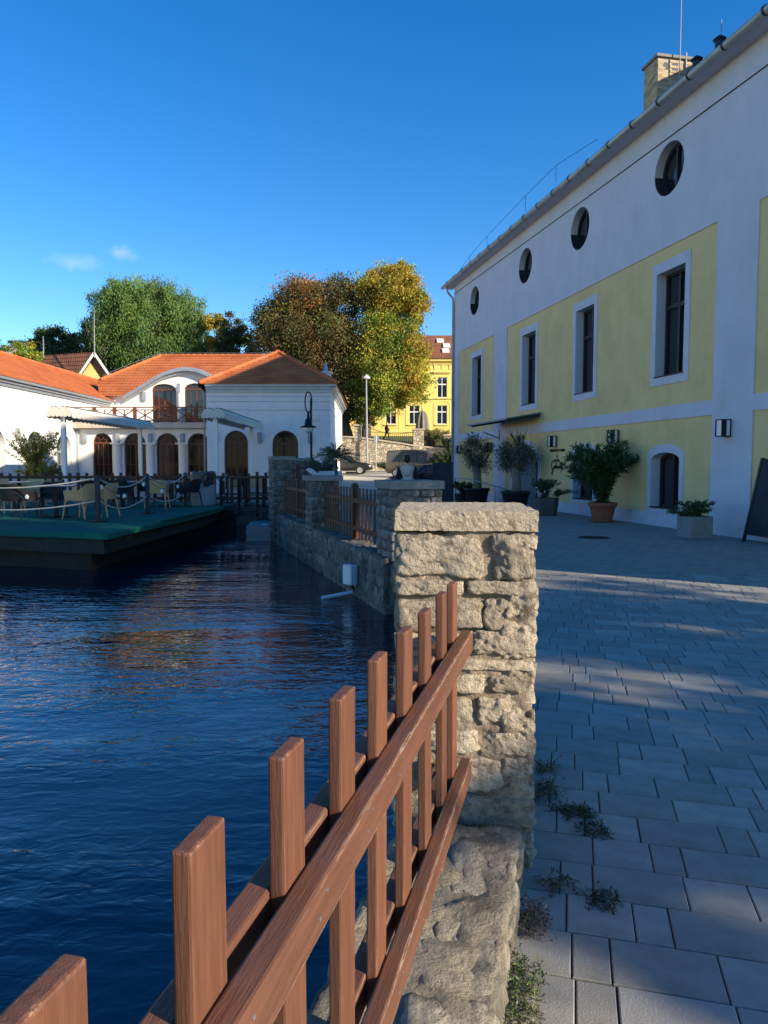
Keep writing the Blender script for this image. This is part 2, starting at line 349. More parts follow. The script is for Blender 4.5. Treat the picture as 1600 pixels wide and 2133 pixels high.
# ------------------------------------------------------------------ shapes shared by many things
def stone_data(sx, sy, sz, seed, n=6, k=6, amp=.10, fine=.35):
    """a rounded, chipped block of the given full sizes centred on the origin"""
    rng = random.Random(seed); off = Vector((rng.uniform(-50, 50), rng.uniform(-50, 50), rng.uniform(-50, 50)))
    idx = {}; vs = []; fs = []
    def vert(i, j, l):
        key = (i, j, l)
        if key not in idx:
            q = [2 * c / n - 1 for c in key]
            q = [math.copysign(abs(c) ** .85, c) for c in q]
            r = (abs(q[0]) ** k + abs(q[1]) ** k + abs(q[2]) ** k) ** (1 / k)
            p = Vector((q[0] / r * sx / 2, q[1] / r * sy / 2, q[2] / r * sz / 2))
            mn = min(sx, sy, sz); nn = p.normalized()
            d = noise.noise(p * (1.1 / mn) + off) * amp - abs(noise.noise(p * (1.9 / mn) + off)) * amp * .8 + noise.noise(p * (4.3 / mn) + off) * amp * fine + (abs(noise.noise(p * (7.5 / mn) - off)) - .2) * amp * fine * .7
            # skewed outline
            d2 = noise.noise(Vector((p.x, p.z, 0)) * (.8 / mn) + off) * amp * .8
            p = p * (1 + d2) + nn * d * mn
            idx[key] = len(vs); vs.append(p)
        return idx[key]
    for a in range(3):
        for side in (0, n):
            for i in range(n):
                for j in range(n):
                    def kk(u, v):
                        c = [0, 0, 0]; c[a] = side; c[(a + 1) % 3] = u; c[(a + 2) % 3] = v; return vert(*c)
                    q = (kk(i, j), kk(i + 1, j), kk(i + 1, j + 1), kk(i, j + 1))
                    fs.append(q if side else q[::-1])
    return vs, fs
def stone_obj(name, parent, m, c, ax, sizes, seed, n=6, **kw):
    """c world centre, ax unit axis (x,y) of the first size"""
    vs, fs = stone_data(*sizes, seed, n, **kw)
    a = Vector((ax[0], ax[1])).normalized(); o0 = worg(parent)
    me = bpy.data.meshes.new(name)
    me.from_pydata([(p.x * a[0] - p.y * a[1], p.x * a[1] + p.y * a[0], p.z) for p in vs], [], fs)
    me.polygons.foreach_set('use_smooth', [True] * len(me.polygons))
    o = link_mesh(name, me, m, parent); o.location = (c[0] - o0.x, c[1] - o0.y, c[2] - o0.z)
    return o
def rows(z0, z1, lo, hi, rng):
    out = []; z = z0
    while z < z1 - lo * .5:
        h = min(rng.uniform(lo, hi), z1 - z)
        if z1 - (z + h) < lo * .5: h = z1 - z
        out.append((z, z + h)); z += h
    return out
def face_stones(parent, m, p0, p1, z0, z1, hr, wr, thick, proud, n, rng, gap=.018, **kw):
    """stones laid in the vertical face p0->p1 (outward = right of the direction)"""
    p0, p1 = Vector(p0), Vector(p1); L = (p1 - p0).length; d = (p1 - p0) / L; nr = Vector((d.y, -d.x))
    for (za, zb) in rows(z0, z1, hr[0], hr[1], rng):
        u = rng.uniform(-.5, 0) * wr[0]
        while u < L - .02:
            wd = rng.uniform(*wr); a, b = max(u, -.01), min(u + wd, L + .01)
            if L - b < wr[0] * .4: b = L + .01
            u = b if b >= L else u + wd
            if b - a < .05: continue
            pr = proud * rng.uniform(.3, 1.5); c = p0 + d * ((a + b) / 2) + nr * (pr - thick / 2)
            stone_obj('stone', parent, m, (c.x, c.y, (za + zb) / 2 + rng.uniform(-.006, .006)), d,
                      (b - a - gap * rng.uniform(.4, 1.8), thick, (zb - za) - gap * rng.uniform(.4, 1.8)), rng.random() * 1e4, n, **kw)
            if b >= L: break
def noisy_box(c, ax, sx, sy, z0, z1, seg, amp, sc, seed=0, top=None):
    """finely divided block with a rough skin"""
    ax = Vector(ax).normalized(); ay = Vector((-ax[1], ax[0])); sz = z1 - z0
    nx, ny, nz = [max(2, int(s / seg)) for s in (sx, sy, sz)]; idx = {}; vs = []; fs = []
    off = Vector((seed * 3.1, seed * 1.7, seed * .9))
    def vt(i, j, l):
        key = (i, j, l)
        if key not in idx:
            x, y, z = (i / nx - .5) * sx, (j / ny - .5) * sy, (l / nz - .5) * sz
            p = Vector((c[0] + x * ax[0] + y * ay[0], c[1] + x * ax[1] + y * ay[1], (z0 + z1) / 2 + z))
            q = p * sc + off
            d = Vector((noise.fractal(q, .8, 2, 4), noise.fractal(q + Vector((9, 0, 0)), .8, 2, 4), noise.fractal(q + Vector((0, 9, 0)), .8, 2, 4))) * amp
            idx[key] = len(vs); vs.append(p + d)
        return idx[key]
    N = (nx, ny, nz)
    for a in range(3):
        b_, c_ = (a + 1) % 3, (a + 2) % 3
        for side in (0, N[a]):
            for i in range(N[b_]):
                for j in range(N[c_]):
                    def kk(u, v):
                        q = [0, 0, 0]; q[a] = side; q[b_] = u; q[c_] = v; return vt(*q)
                    f = (kk(i, j), kk(i + 1, j), kk(i + 1, j + 1), kk(i, j + 1)); fs.append(f if side else f[::-1])
    mb = MB(); mb.add(vs, fs); return mb

def leaves(name, P, T, Lw, colors, parent, m, bend=.25, up=.4, seed=1):
    """one mesh of many small leaves: P centres (n,3), T directions or None, Lw (length,width)"""
    rng = np.random.default_rng(seed); P = np.asarray(P, float); n = len(P)
    if T is None:
        T = rng.normal(size=(n, 3)); 
    T = T / (np.linalg.norm(T, axis=1, keepdims=True) + 1e-9)
    A = rng.normal(size=(n, 3)); A[:, 2] += up
    B = np.cross(A, T); B /= (np.linalg.norm(B, axis=1, keepdims=True) + 1e-9)
    Nn = np.cross(T, B)
    ln = Lw[0] * rng.uniform(.7, 1.3, (n, 1)); wd = Lw[1] * rng.uniform(.7, 1.3, (n, 1))
    o0 = worg(parent) if parent is not None else Vector((0, 0, 0)); P = P - np.array(o0)
    V = np.empty((n, 4, 3)); V[:, 0] = P - T * ln / 2 - Nn * ln * bend * .2; V[:, 1] = P + B * wd / 2 + Nn * wd * bend
    V[:, 2] = P + T * ln / 2 - Nn * ln * bend * .2; V[:, 3] = P - B * wd / 2 + Nn * wd * bend
    me = bpy.data.meshes.new(name); me.vertices.add(n * 4); me.vertices.foreach_set('co', V.ravel())
    F = np.arange(n * 4).reshape(n, 4); tri = np.concatenate([F[:, [0, 1, 2]], F[:, [0, 2, 3]]], 1).reshape(-1)
    me.loops.add(n * 6); me.loops.foreach_set('vertex_index', tri.astype(np.int32))
    me.polygons.add(n * 2); me.polygons.foreach_set('loop_start', np.arange(0, n * 6, 3, dtype=np.int32))
    me.update(calc_edges=True)
    ca = me.color_attributes.new('Col', 'FLOAT_COLOR', 'POINT')
    C = np.ones((n, 4, 4)); C[:, :, :3] = np.clip(np.asarray(colors), 0, 1)[:, None, :]
    ca.data.foreach_set('color', C.ravel())
    return link_mesh(name, me, m, parent)
def jitter(base, n, rng, v=.25, h=.12):
    base = np.asarray(base, float)
    if base.ndim == 1: base = np.repeat(base[None], n, 0)
    k = rng.uniform(1 - v, 1 + v, (n, 1)); c = base * k
    c[:, 0] *= rng.uniform(1 - h, 1 + h, n); return c
# ================================================================== SETTING
WZ = -.5
def far_paving_mat():
    m = mat('far_paving', (.27, .27, .26), .85, .10, 3, .002, 90, .3)
    t = m.node_tree; N = t.nodes; L = t.links; b = N['Principled BSDF']
    tc = N.new('ShaderNodeTexCoord'); mp = N.new('ShaderNodeMapping'); mp.inputs['Rotation'].default_value = (0, 0, R(-11))
    L.new(tc.outputs['Object'], mp.inputs[0]); br = N.new('ShaderNodeTexBrick')
    br.inputs['Scale'].default_value = 1.0; br.inputs['Brick Width'].default_value = .3; br.inputs['Row Height'].default_value = .2; br.inputs['Mortar Size'].default_value = .006
    br.inputs['Color1'].default_value = (.32, .305, .27, 1); br.inputs['Color2'].default_value = (.27, .255, .225, 1); br.inputs['Mortar'].default_value = (.09, .085, .075, 1)
    L.new(mp.outputs[0], br.inputs['Vector']); L.new(br.outputs['Color'], b.inputs['Base Color']); return m
M['farpave'] = far_paving_mat()
flat = lambda z: (lambda u, v, d: (u, v, z))
pave_poly = [(-1.3, -6), (.24, 2.47), (.40, 3), (.42, 9.8), (-2.45, 18.9), (-3.0, 24.2), (-3.08, 36), (45, 36), (45, -6)]
mb = MB(); mb.sheet(pave_poly, [], flat(-.012), 0); mb.sheet([(.42, 9.84), (-2.45, 18.9), (-3.0, 24.2), (-3.08, 35.99), (45, 35.99), (45, 9.84)], [], flat(-.001), 0); pavement = tag(mb.build('pavement', M['farpave']), kind='structure')
mb = MB(); mb.sheet([(-1.3, -6), (.24, 2.47), (.40, 3), (.42, 9.9), (9.2, 9.9), (9.2, -6)], [], flat(-.007), 0); mb.build('joint_sand', M['joint'], pavement, kind='stuff')
# road that climbs away past the white building
mb = MB(); mb.add([(-3.3, 36, -.012), (45, 36, -.012), (-3.6, 58, .80), (45, 58, .80), (-40, 58, .80), (-40, 62.5, 1.0), (45, 62.5, 1.0), (-3.6, 62.5, 1.0)],
                  [(0, 1, 3, 2), (4, 2, 7, 5), (2, 3, 6, 7)]); tag(mb.build('road', M['asphalt']), kind='structure')
mb = MB(); mb.beam((-3.0, 57.2, .86), (14, 57.2, .86), .3, .12); tag(mb.build('kerb', M['cap_g']), kind='structure')
mb = MB(); mb.sheet([(-60, 24.3), (-3.0, 24.3), (-3.08, 36), (-3.3, 57.9), (-60, 57.9)], [], flat(.0), 0); tag(mb.build('terrace_ground', M['terrace']), kind='structure')
# hillside behind the retaining wall and wide ground to the horizon
hv = []; hf = []; ys = [62.6, 70, 78, 95, 130, 250, 900]; zs = [3.0, 3.9, 4.5, 5.5, 7, 8, 8]; xs = [-700, -60, -20, -4, 8, 30, 80, 700]
for y, z in zip(ys, zs):
    for x in xs: hv.append((x, y, z + (1.2 if x < -20 and y > 65 else 0)))
nx = len(xs)
for i in range(len(ys) - 1):
    for j in range(nx - 1): hf.append((i * nx + j, i * nx + j + 1, (i + 1) * nx + j + 1, (i + 1) * nx + j))
mb = MB(); mb.add(hv, hf); mb.add([(45, -6, -.02), (700, -6, -.02), (700, 62.6, -.02), (45, 62.6, -.02), (-700, 24.3, -.02), (-60, 24.3, -.02), (-60, 62.6, -.02), (-700, 62.6, -.02), (-40, -60, -.02), (700, -60, -.02), (700, -6.01, -.02), (-40, -6.01, -.02)], [(0, 1, 2, 3), (4, 5, 6, 7), (8, 9, 10, 11)])
tag(mb.build('ground', M['earth']), kind='structure')
mb = MB(); mb.sheet([(-60, -6), (-1.0, -6), (.45, 2.4), (.45, 10), (-2.2, 18.9), (-2.8, 24.2), (-60, 24.2)], [], flat(WZ), 0)
tag(mb.build('pond_water', M['water']), kind='structure')

# ------------------------------------------------------------------ pavers, laid at right angles to the near wall
A14 = R(14.6); PU = Vector((math.sin(A14), math.cos(A14))); PV = Vector((math.cos(A14), -math.sin(A14)))
PO = Vector((.42, 2.30)); RP = .215
pm = {}
def paver_mesh(ln):
    if ln not in pm:
        b = MB(); e = .0035; h = RP / 2 - .0025; l = ln / 2 - .0025
        b.add([(-l, -h, -.03), (l, -h, -.03), (l, h, -.03), (-l, h, -.03), (-l, -h, -e), (l, -h, -e), (l, h, -e), (-l, h, -e),
               (-l + e, -h + e, 0), (l - e, -h + e, 0), (l - e, h - e, 0), (-l + e, h - e, 0)],
              [(0, 1, 5, 4), (1, 2, 6, 5), (2, 3, 7, 6), (3, 0, 4, 7), (4, 5, 9, 8), (5, 6, 10, 9), (6, 7, 11, 10), (7, 4, 8, 11), (8, 9, 10, 11)])
        me = bpy.data.meshes.new('paver'); me.from_pydata(b.v, [], b.f); me.materials.append(M['paver']); pm[ln] = (me, b)
    return pm[ln]
rng = random.Random(11); pav = []
for r in range(-8, 47):
    seq = rng.sample([.115, .215, .315], 3); v = -.30 - rng.uniform(0, .2); k = 0
    while v < 8.2:
        ln = seq[k % 3] if rng.random() < .8 else rng.choice([.115, .215, .315]); k += 1
        c = PO + PU * ((r + .5) * RP) + PV * (v + ln / 2); v += ln
        lim = .40 + .25 * (c.y - 2.4) if c.y < 2.6 else .52 + .012 * (c.y - 2.6)
        if c.x < lim - .03 or c.y > 9.9 or c.x > 9.15 or c.y < -1: continue
        px = (c.x / max(c.y, .05)); vis = c.y > 1.85 and px < .60
        pav.append((vis, (c.y * c.y + c.x * c.x) / ln, c, ln))
pav.sort(key=lambda q: (not q[0], q[1]))
rest = MB(); rz = -A14
for i, (vis, _, c, ln) in enumerate(pav):
    me, b = paver_mesh(ln); dz = rng.uniform(-.0025, .0015); rr = rz + rng.uniform(-.004, .004)
    if i < 300 and vis:
        o = bpy.data.objects.new('paver', me); COL.objects.link(o); o.parent = pavement; o.location = (c.x, c.y, dz); o.rotation_euler = (rng.uniform(-.004, .004), rng.uniform(-.004, .004), rr)
    else:
        cs, sn = math.cos(rr), math.sin(rr); rest.add([(c.x + x * cs - y * sn, c.y + x * sn + y * cs, z + dz) for x, y, z in b.v], b.f)
rest.build('paver_field', M['paver_s'], pavement, kind='stuff')

# ------------------------------------------------------------------ pond walls and pillars
def rubble_wall(name, label, p0, p1, width, z0, z1, water, smat, mmat, hr, wr, n, seed, topstones=True, seg=.06, land=True):
    p0, p1 = Vector(p0), Vector(p1); d = (p1 - p0).normalized(); L = (p1 - p0).length; pr = Vector((d.y, -d.x)); mid = (p0 + p1) / 2; rg = random.Random(seed)
    t = thing(name, (mid.x, mid.y, 0), label, 'wall')
    noisy_box((mid.x, mid.y), d, L, width, z0, z1, seg, .022, 7, seed).build('mortar', mmat, t, smooth=True)
    if water: face_stones(t, smat, p1 - pr * width / 2, p0 - pr * width / 2, WZ - .12, z1 - .03, hr, wr, .16, .007, n, rg, .012, k=7, amp=.20, fine=.6)
    if land: face_stones(t, smat, p0 + pr * width / 2, p1 + pr * width / 2, -.02, z1 - .01, hr, wr, .14, .012, n, rg, .02)
    if topstones:
        for lane in (-1, 1):
            u = 0
            while u < L:
                ln = rg.uniform(.18, .42); wd = width / 2 * rg.uniform(.8, 1.05)
                if u + ln > L: ln = L - u + .02
                c = p0 + d * (u + ln / 2) + pr * lane * (width / 4 + rg.uniform(-.01, .015))
                if ln > .08: stone_obj('stone', t, smat, (c.x, c.y, z1 - .066 + rg.uniform(-.014, .006)), d, (ln - .01, wd, .14), rg.random() * 1e4, n, k=9, amp=.16, fine=.5)
                u += ln
    return t
pA = Vector((.320, 2.95)); 
nw1 = Vector((.252, 2.47)) + PU * .12; nw0 = Vector((.252, 2.47)) - PU * 4.2
rubble_wall('pond_wall', 'low cream rubble wall carrying the near brown picket fence', nw0, nw1, .43, -1.2, .195, True, M['coping'], M['copemortar'], (.09, .16), (.16, .36), 12, 3, seg=.02)
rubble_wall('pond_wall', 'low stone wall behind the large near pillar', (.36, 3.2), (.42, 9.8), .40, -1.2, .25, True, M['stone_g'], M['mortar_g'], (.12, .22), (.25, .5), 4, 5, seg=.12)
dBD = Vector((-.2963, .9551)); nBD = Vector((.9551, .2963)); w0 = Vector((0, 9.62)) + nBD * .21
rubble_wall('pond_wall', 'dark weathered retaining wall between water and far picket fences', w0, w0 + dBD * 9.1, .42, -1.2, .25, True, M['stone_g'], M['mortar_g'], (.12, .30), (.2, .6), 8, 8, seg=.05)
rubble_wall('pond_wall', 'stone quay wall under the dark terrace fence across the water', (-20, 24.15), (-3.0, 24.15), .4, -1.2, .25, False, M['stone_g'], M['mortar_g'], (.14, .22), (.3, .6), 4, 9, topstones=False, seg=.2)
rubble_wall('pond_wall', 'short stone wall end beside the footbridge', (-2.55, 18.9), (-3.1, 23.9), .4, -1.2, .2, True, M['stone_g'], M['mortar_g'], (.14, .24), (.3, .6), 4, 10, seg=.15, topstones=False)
mb = noisy_box((-3.35, 20.3), (-.1, 1), 2.6, .75, -1.0, -.12, .12, .03, 4, 3); tag(mb.build('concrete_ledge', M['cap_g']), 'grey concrete ledge sloping into the water below the footbridge', 'ledge')

def pillar(name, label, c, ang, sx, sy, z1, smat, mmat, cmat, hr, wr, n, seed, capt=.085, cover=.03, z0=-.6, capn=.02, grp='stone pillars of the pond fence'):
    ax = Vector((math.cos(ang), math.sin(ang))); ay = Vector((-ax.y, ax.x)); c = Vector(c); rg = random.Random(seed)
    t = thing(name, (c.x, c.y, 0), label, 'pillar', grp)
    zt = z1 - capt
    noisy_box((c.x, c.y), ax, sx - .014, sy - .014, z0, zt, capn * 1.1, .020, 9, seed).build('mortar', mmat, t, smooth=True)
    q = [c - ax * sx / 2 - ay * sy / 2, c + ax * sx / 2 - ay * sy / 2, c + ax * sx / 2 + ay * sy / 2, c - ax * sx / 2 + ay * sy / 2]
    for i in range(4): face_stones(t, smat, q[i], q[(i + 1) % 4], (z0 if z0 > -.3 else -.4), zt - .012, hr, wr, .13, .012, n if i in (0, 1) or n < 9 else 7, rg, .014, k=9, amp=.165, fine=.6)
    noisy_box((c.x, c.y), ax, sx + cover * 2, sy + cover * 2, zt, z1, capn, .004, 34, seed + 5).build('cap', cmat, t, smooth=False)
    return t
pillar('stone_pillar', 'large cream rubble stone pillar with sunlit concrete cap in the foreground', pA, R(-4), .50, .60, 1.33, M['stone'], M['mortar'], M['cap'], (.06, .165), (.16, .38), 22, 21, capn=.012, cover=.010, capt=.072)
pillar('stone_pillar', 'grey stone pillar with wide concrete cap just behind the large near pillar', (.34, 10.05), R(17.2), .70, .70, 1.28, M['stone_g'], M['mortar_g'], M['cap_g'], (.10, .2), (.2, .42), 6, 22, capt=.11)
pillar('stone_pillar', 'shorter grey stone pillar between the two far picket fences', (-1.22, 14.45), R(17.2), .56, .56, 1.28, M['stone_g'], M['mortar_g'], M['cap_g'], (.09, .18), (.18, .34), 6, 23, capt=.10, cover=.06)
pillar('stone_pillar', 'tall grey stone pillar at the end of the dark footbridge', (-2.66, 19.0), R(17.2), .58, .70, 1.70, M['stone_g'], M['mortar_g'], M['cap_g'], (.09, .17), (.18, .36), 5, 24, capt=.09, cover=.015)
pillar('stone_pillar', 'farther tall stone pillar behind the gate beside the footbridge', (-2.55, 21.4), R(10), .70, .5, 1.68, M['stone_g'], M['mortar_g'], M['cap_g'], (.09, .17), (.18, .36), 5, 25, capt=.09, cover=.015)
mb = MB(); mb.obox((-2.42, 20.35), (.96, .29), .04, .04, .0, 1.5); mb.obox((-2.2, 20.5), (.96, .29), .03, .03, 0, 1.6); mb.beam((-2.42, 20.35, 1.4), (-2.2, 20.5, 1.4), .03, .05)
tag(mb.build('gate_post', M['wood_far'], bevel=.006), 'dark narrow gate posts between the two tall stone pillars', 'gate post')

# ------------------------------------------------------------------ picket fences
def cbox_mesh(name, sx, sy, sz, bev, m, seg=2, rough=0, nz=1):
    bm = bmesh.new(); bmesh.ops.create_cube(bm, size=1)
    for v in bm.verts: v.co = Vector((v.co.x * sx, v.co.y * sy, v.co.z * sz))
    bmesh.ops.bevel(bm, geom=bm.edges[:], offset=bev, segments=seg, affect='EDGES', profile=.5)
    me = bpy.data.meshes.new(name); bm.to_mesh(me); bm.free(); me.materials.append(m)
    return me
def picket_fence(label, p0, p1, zb, zt, n, pw, pt, rails, rail_sz, m, mr, back=True, post=None, positions=None, topj=0.):
    p0, p1 = Vector(p0), Vector(p1); d = (p1 - p0).normalized(); L = (p1 - p0).length; pr = Vector((d.y, -d.x)); rg = random.Random(int(L * 1000))
    t = thing('picket_fence', (p0.x, p0.y, zb), label, 'fence', 'wooden picket fences')
    ang = math.atan2(d.y, d.x); me = cbox_mesh('picket', pw, pt, zt - zb, min(pt, pw) * .16, m)
    us = positions or [L * (i + .5) / n for i in range(n)]
    for u in us:
        o = link_mesh('picket', me, None, t); q = d * u
        o.location = (q.x, q.y, (zt - zb) / 2 + rg.uniform(-topj, topj)); o.rotation_euler = (rg.uniform(-.006, .006), rg.uniform(-.008, .008), ang + rg.uniform(-.02, .02))
    rm = cbox_mesh('rail', L, rail_sz[0], rail_sz[1], .005, mr)
    for z in rails:
        for sgn in ((1, -1) if back else (1,)):
            o = link_mesh('rail', rm, None, t); q = d * (L / 2) + pr * sgn * (pt / 2 + rail_sz[0] / 2 + .001)
            o.location = (q.x, q.y, z - zb - rail_sz[1] / 2); o.rotation_euler.z = ang
    if post is not None:
        b = MB(); q = p0 + d * post; b.obox((q.x, q.y), d, .05, .05, zb - .02, zt + .05); b.obox((q.x, q.y), d, .035, .035, zt + .05, zt + .075); b.build('post', m, t, bevel=.008)
    return t
npts = [(.245, 2.466), (.185, 2.262), (.12, 2.002), (.056, 1.744), (-.012, 1.497), (-.076, 1.265), (-.142, 1.020), (-.205, .775), (-.265, .535), (-.33, .29), (-.39, .05), (-.45, -.2), (-.51, -.44)]
f0, f1 = Vector((-.575, -.68)), Vector((.268, 2.60)); fd = (f1 - f0).normalized()
near = picket_fence('brown picket fence with worn rails running along the near wall in the foreground', f0, f1, .215, 1.10, 12, .082, .024, (.905, .435), (.04, .075), M['wood'], M['wood_rail'],
             positions=[(Vector(p) - f0).dot(fd) for p in npts], topj=.004)
sb = MB(); sb.lathe([(.0035, -.001), (.0035, .0012), (.0015, .0016)], (0, 0, 0), 8)
scm = bpy.data.meshes.new('screw'); scm.from_pydata([(z, y, x) for x, y, z in sb.v], [], sb.f); scm.materials.append(M['steel'])
for p_ in npts:
    for z_ in (.872, .40):
        for o_ in (-.02, .02):
            u_ = (Vector(p_) - f0).dot(fd) + o_ * .8; w_ = f0 + fd * u_ + Vector((fd.y, -fd.x)) * (.012 + .0415); o = link_mesh('screw', scm, None, near)
            o.location = (w_.x - f0.x, w_.y - f0.y, z_ + o_ * .6 - .215); o.rotation_euler.z = math.atan2(-fd.x, fd.y)
nb = nBD * .02
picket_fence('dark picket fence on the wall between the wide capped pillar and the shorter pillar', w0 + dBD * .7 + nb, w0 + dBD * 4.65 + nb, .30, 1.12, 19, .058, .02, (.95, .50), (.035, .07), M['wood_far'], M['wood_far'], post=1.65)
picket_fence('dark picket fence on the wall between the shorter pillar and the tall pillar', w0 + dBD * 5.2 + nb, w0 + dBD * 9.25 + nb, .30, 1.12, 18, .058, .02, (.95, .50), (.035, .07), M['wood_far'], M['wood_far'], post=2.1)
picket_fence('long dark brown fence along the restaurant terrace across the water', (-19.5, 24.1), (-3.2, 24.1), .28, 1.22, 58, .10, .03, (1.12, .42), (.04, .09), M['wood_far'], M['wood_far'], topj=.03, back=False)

# ================================================================== HOTEL
ha, hd, hn = Vector((7.324, 14.542)), Vector((-.1957, .9807)), Vector((-.9807, -.1957))
def HF(s, z, n=0.):
    p = ha + hd * s + hn * n; return (p.x, p.y, z)
S0, S1, EZ = -8.6, 20.5, 9.75
hotel = thing('hotel_building', HF(6, 0, -6), 'long hotel with lavender white upper wall, yellow panels and round windows on the right', 'building')
ups = [(16.6, 17.8), (10.9, 12.1), (6.72, 7.86), (2.38, 3.54), (-3.2, -2.04), (-6.4, -5.24)]
uz = (3.60, 6.07)
lows = [(2.43, 3.61, .44, 1.78), (6.63, 7.88, .46, 1.92), (-5.2, -4.0, .44, 1.78)]
door = (10.54, 12.86, 0.0, 2.16)
ovs = [(17.5, 8.47), (11.88, 8.47), (7.69, 8.45), (3.13, 8.42), (-2.6, 8.42)]
panels = [(15.0, 19.75), (1.27, 13.6), (-7.3, 0.0)]
holes = [rect(a, b, 2.58, 6.62) and None for a, b in []]
trims = []
def ring(poly_out, poly_in, n0, n1):
    b = MB(); b.sheet(poly_out, [poly_in], lambda u, v, d: HF(u, v, d), n1, reveal=n0, rim=n0); return b
# white layer with the panels cut out of it
wh = []
for a, b in panels: wh.append(rect(a, b, 2.88, 6.62)); wh.append(rect(a, b, .32, 2.56))
wh += [oval(s, z, .60, .60) for s, z in ovs]
# the door and the low window sills cut the plinth: raise those openings through the lower white strip
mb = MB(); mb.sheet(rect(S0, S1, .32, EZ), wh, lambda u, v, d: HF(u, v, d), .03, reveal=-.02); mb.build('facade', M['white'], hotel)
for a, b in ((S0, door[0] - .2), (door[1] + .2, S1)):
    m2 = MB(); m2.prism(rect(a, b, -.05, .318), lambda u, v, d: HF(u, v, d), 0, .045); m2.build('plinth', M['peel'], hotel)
for a, b in panels:
    hs_ = [rect(u0, u1, *uz) for u0, u1 in ups if a < u0 < b]
    mb = MB(); mb.sheet(rect(a - .05, b + .05, 2.8, 6.7), hs_, lambda u, v, d: HF(u, v, d), 0, reveal=-.30); mb.build('yellow_panel', M['yellow'], hotel)
    hs_ = [archpoly(u0, u1, z0, z1, .18) for u0, u1, z0, z1 in lows if a < u0 < b]
    if a < door[0] < b: hs_.append(archpoly(door[0], door[1], .01, door[3], .75))
    mb = MB(); mb.sheet(rect(a - .05, b + .05, 0, 2.62), hs_, lambda u, v, d: HF(u, v, d), 0, reveal=-.32); mb.build('yellow_panel', M['yellow'], hotel)
def reveal_lining(poly, n0, n1):      # white plaster lining the opening, 3 mm inside the wall cut
    c = (sum(p[0] for p in poly) / len(poly), sum(p[1] for p in poly) / len(poly))
    q = [(c[0] + (u - c[0]) * .993, c[1] + (v - c[1]) * .995) for u, v in poly]; k = len(q); b = MB()
    b.add([HF(u, v, n0) for u, v in q] + [HF(u, v, n1) for u, v in q], [(i, (i + 1) % k, (i + 1) % k + k, i + k) for i in range(k)])
    return b
def window(poly, bars, sill, trimpoly, depth=.28, fm='darkframe'):
    us = [p[0] for p in poly]; vs = [p[1] for p in poly]; u0, u1, v0, v1 = min(us), max(us), min(vs), max(vs); e = .07
    cu, cv = (u0 + u1) / 2, (v0 + v1) / 2
    inn = [(cu + (u - cu) * (1 - 2 * e / (u1 - u0)), cv + (v - cv) * (1 - 2 * e / (v1 - v0))) for u, v in poly]
    b = MB(); b.sheet(poly, [inn], lambda u, v, d: HF(u, v, d), -depth + .05, reveal=-depth)
    for (a0, a1, c0, c1) in bars:
        b.prism(rect(a0, a1, c0, c1), lambda u, v, d: HF(u, v, d), -depth + .002, -depth + .055)
    o = b.build('window', M[fm], hotel)
    b = MB(); b.sheet(poly, [], lambda u, v, d: HF(u, v, d), -depth); b.build('pane', M['glass'], o)
    reveal_lining(poly, .002 if trimpoly is None else .0, -depth).build('reveal', M['reveal'], o)
    if trimpoly: ring(trimpoly, poly, -.005, .022).build('trim', M['white'], o)
    if sill: b = MB(); b.prism(rect(u0 - .03, u1 + .03, v0 - .012, v0 + .022), lambda u, v, d: HF(u, v, d), -depth, .035); b.build('sill', M['darkframe'], o)
for a, b in ups:
    window(rect(a, b, *uz), [((a + b) / 2 - .03, (a + b) / 2 + .03, uz[0], uz[1]), (a, b, 5.22, 5.32)], True, rect(a - .19, b + .19, uz[0] - .20, uz[1] + .25))
for a, b, z0, z1 in lows:
    window(archpoly(a, b, z0, z1, .18), [((a + b) / 2 - .03, (a + b) / 2 + .03, z0, z1 - .02)], True, archpoly(a - .16, b + .16, z0 - .118, z1 + .20, .26))
for s, z in ovs:
    p = oval(s, z, .595, .595); window(p, [(s - .03, s + .03, z - .58, z + .58)], False, None, .23)
    b = MB(); q = [(s + .57 * math.cos(t), z + .57 * math.sin(t)) for t in [math.pi * (1 + i / 10) for i in range(11)]]
    k = len(q); b.add([HF(u, v, .035) for u, v in q] + [HF(u, v, -.22) for u, v in q], [(i, i + 1, i + 1 + k, i + k) for i in range(k - 1)]); b.build('sill_sheet', M['anth'], hotel)
# door recess
dp = archpoly(door[0], door[1], .01, door[3], .75)
b = MB(); b.sheet(dp, [], lambda u, v, d: HF(u, v, d), -.9); dr = b.build('door', M['anth'], hotel)
reveal_lining(dp, .0, -.9).build('reveal', M['reveal'], dr)
b = MB(); b.prism(rect(11.6, 11.75, .02, 1.9), lambda u, v, d: HF(u, v, d), -.89, -.83); b.prism(rect(door[0], door[1], 1.45, 1.55), lambda u, v, d: HF(u, v, d), -.89, -.84); b.build('door_frame', M['darkframe'], dr)
ring(archpoly(door[0] - .2, door[1] + .2, -.02, door[3] + .2, .85), dp, -.01, .03).build('trim', M['white'], dr)
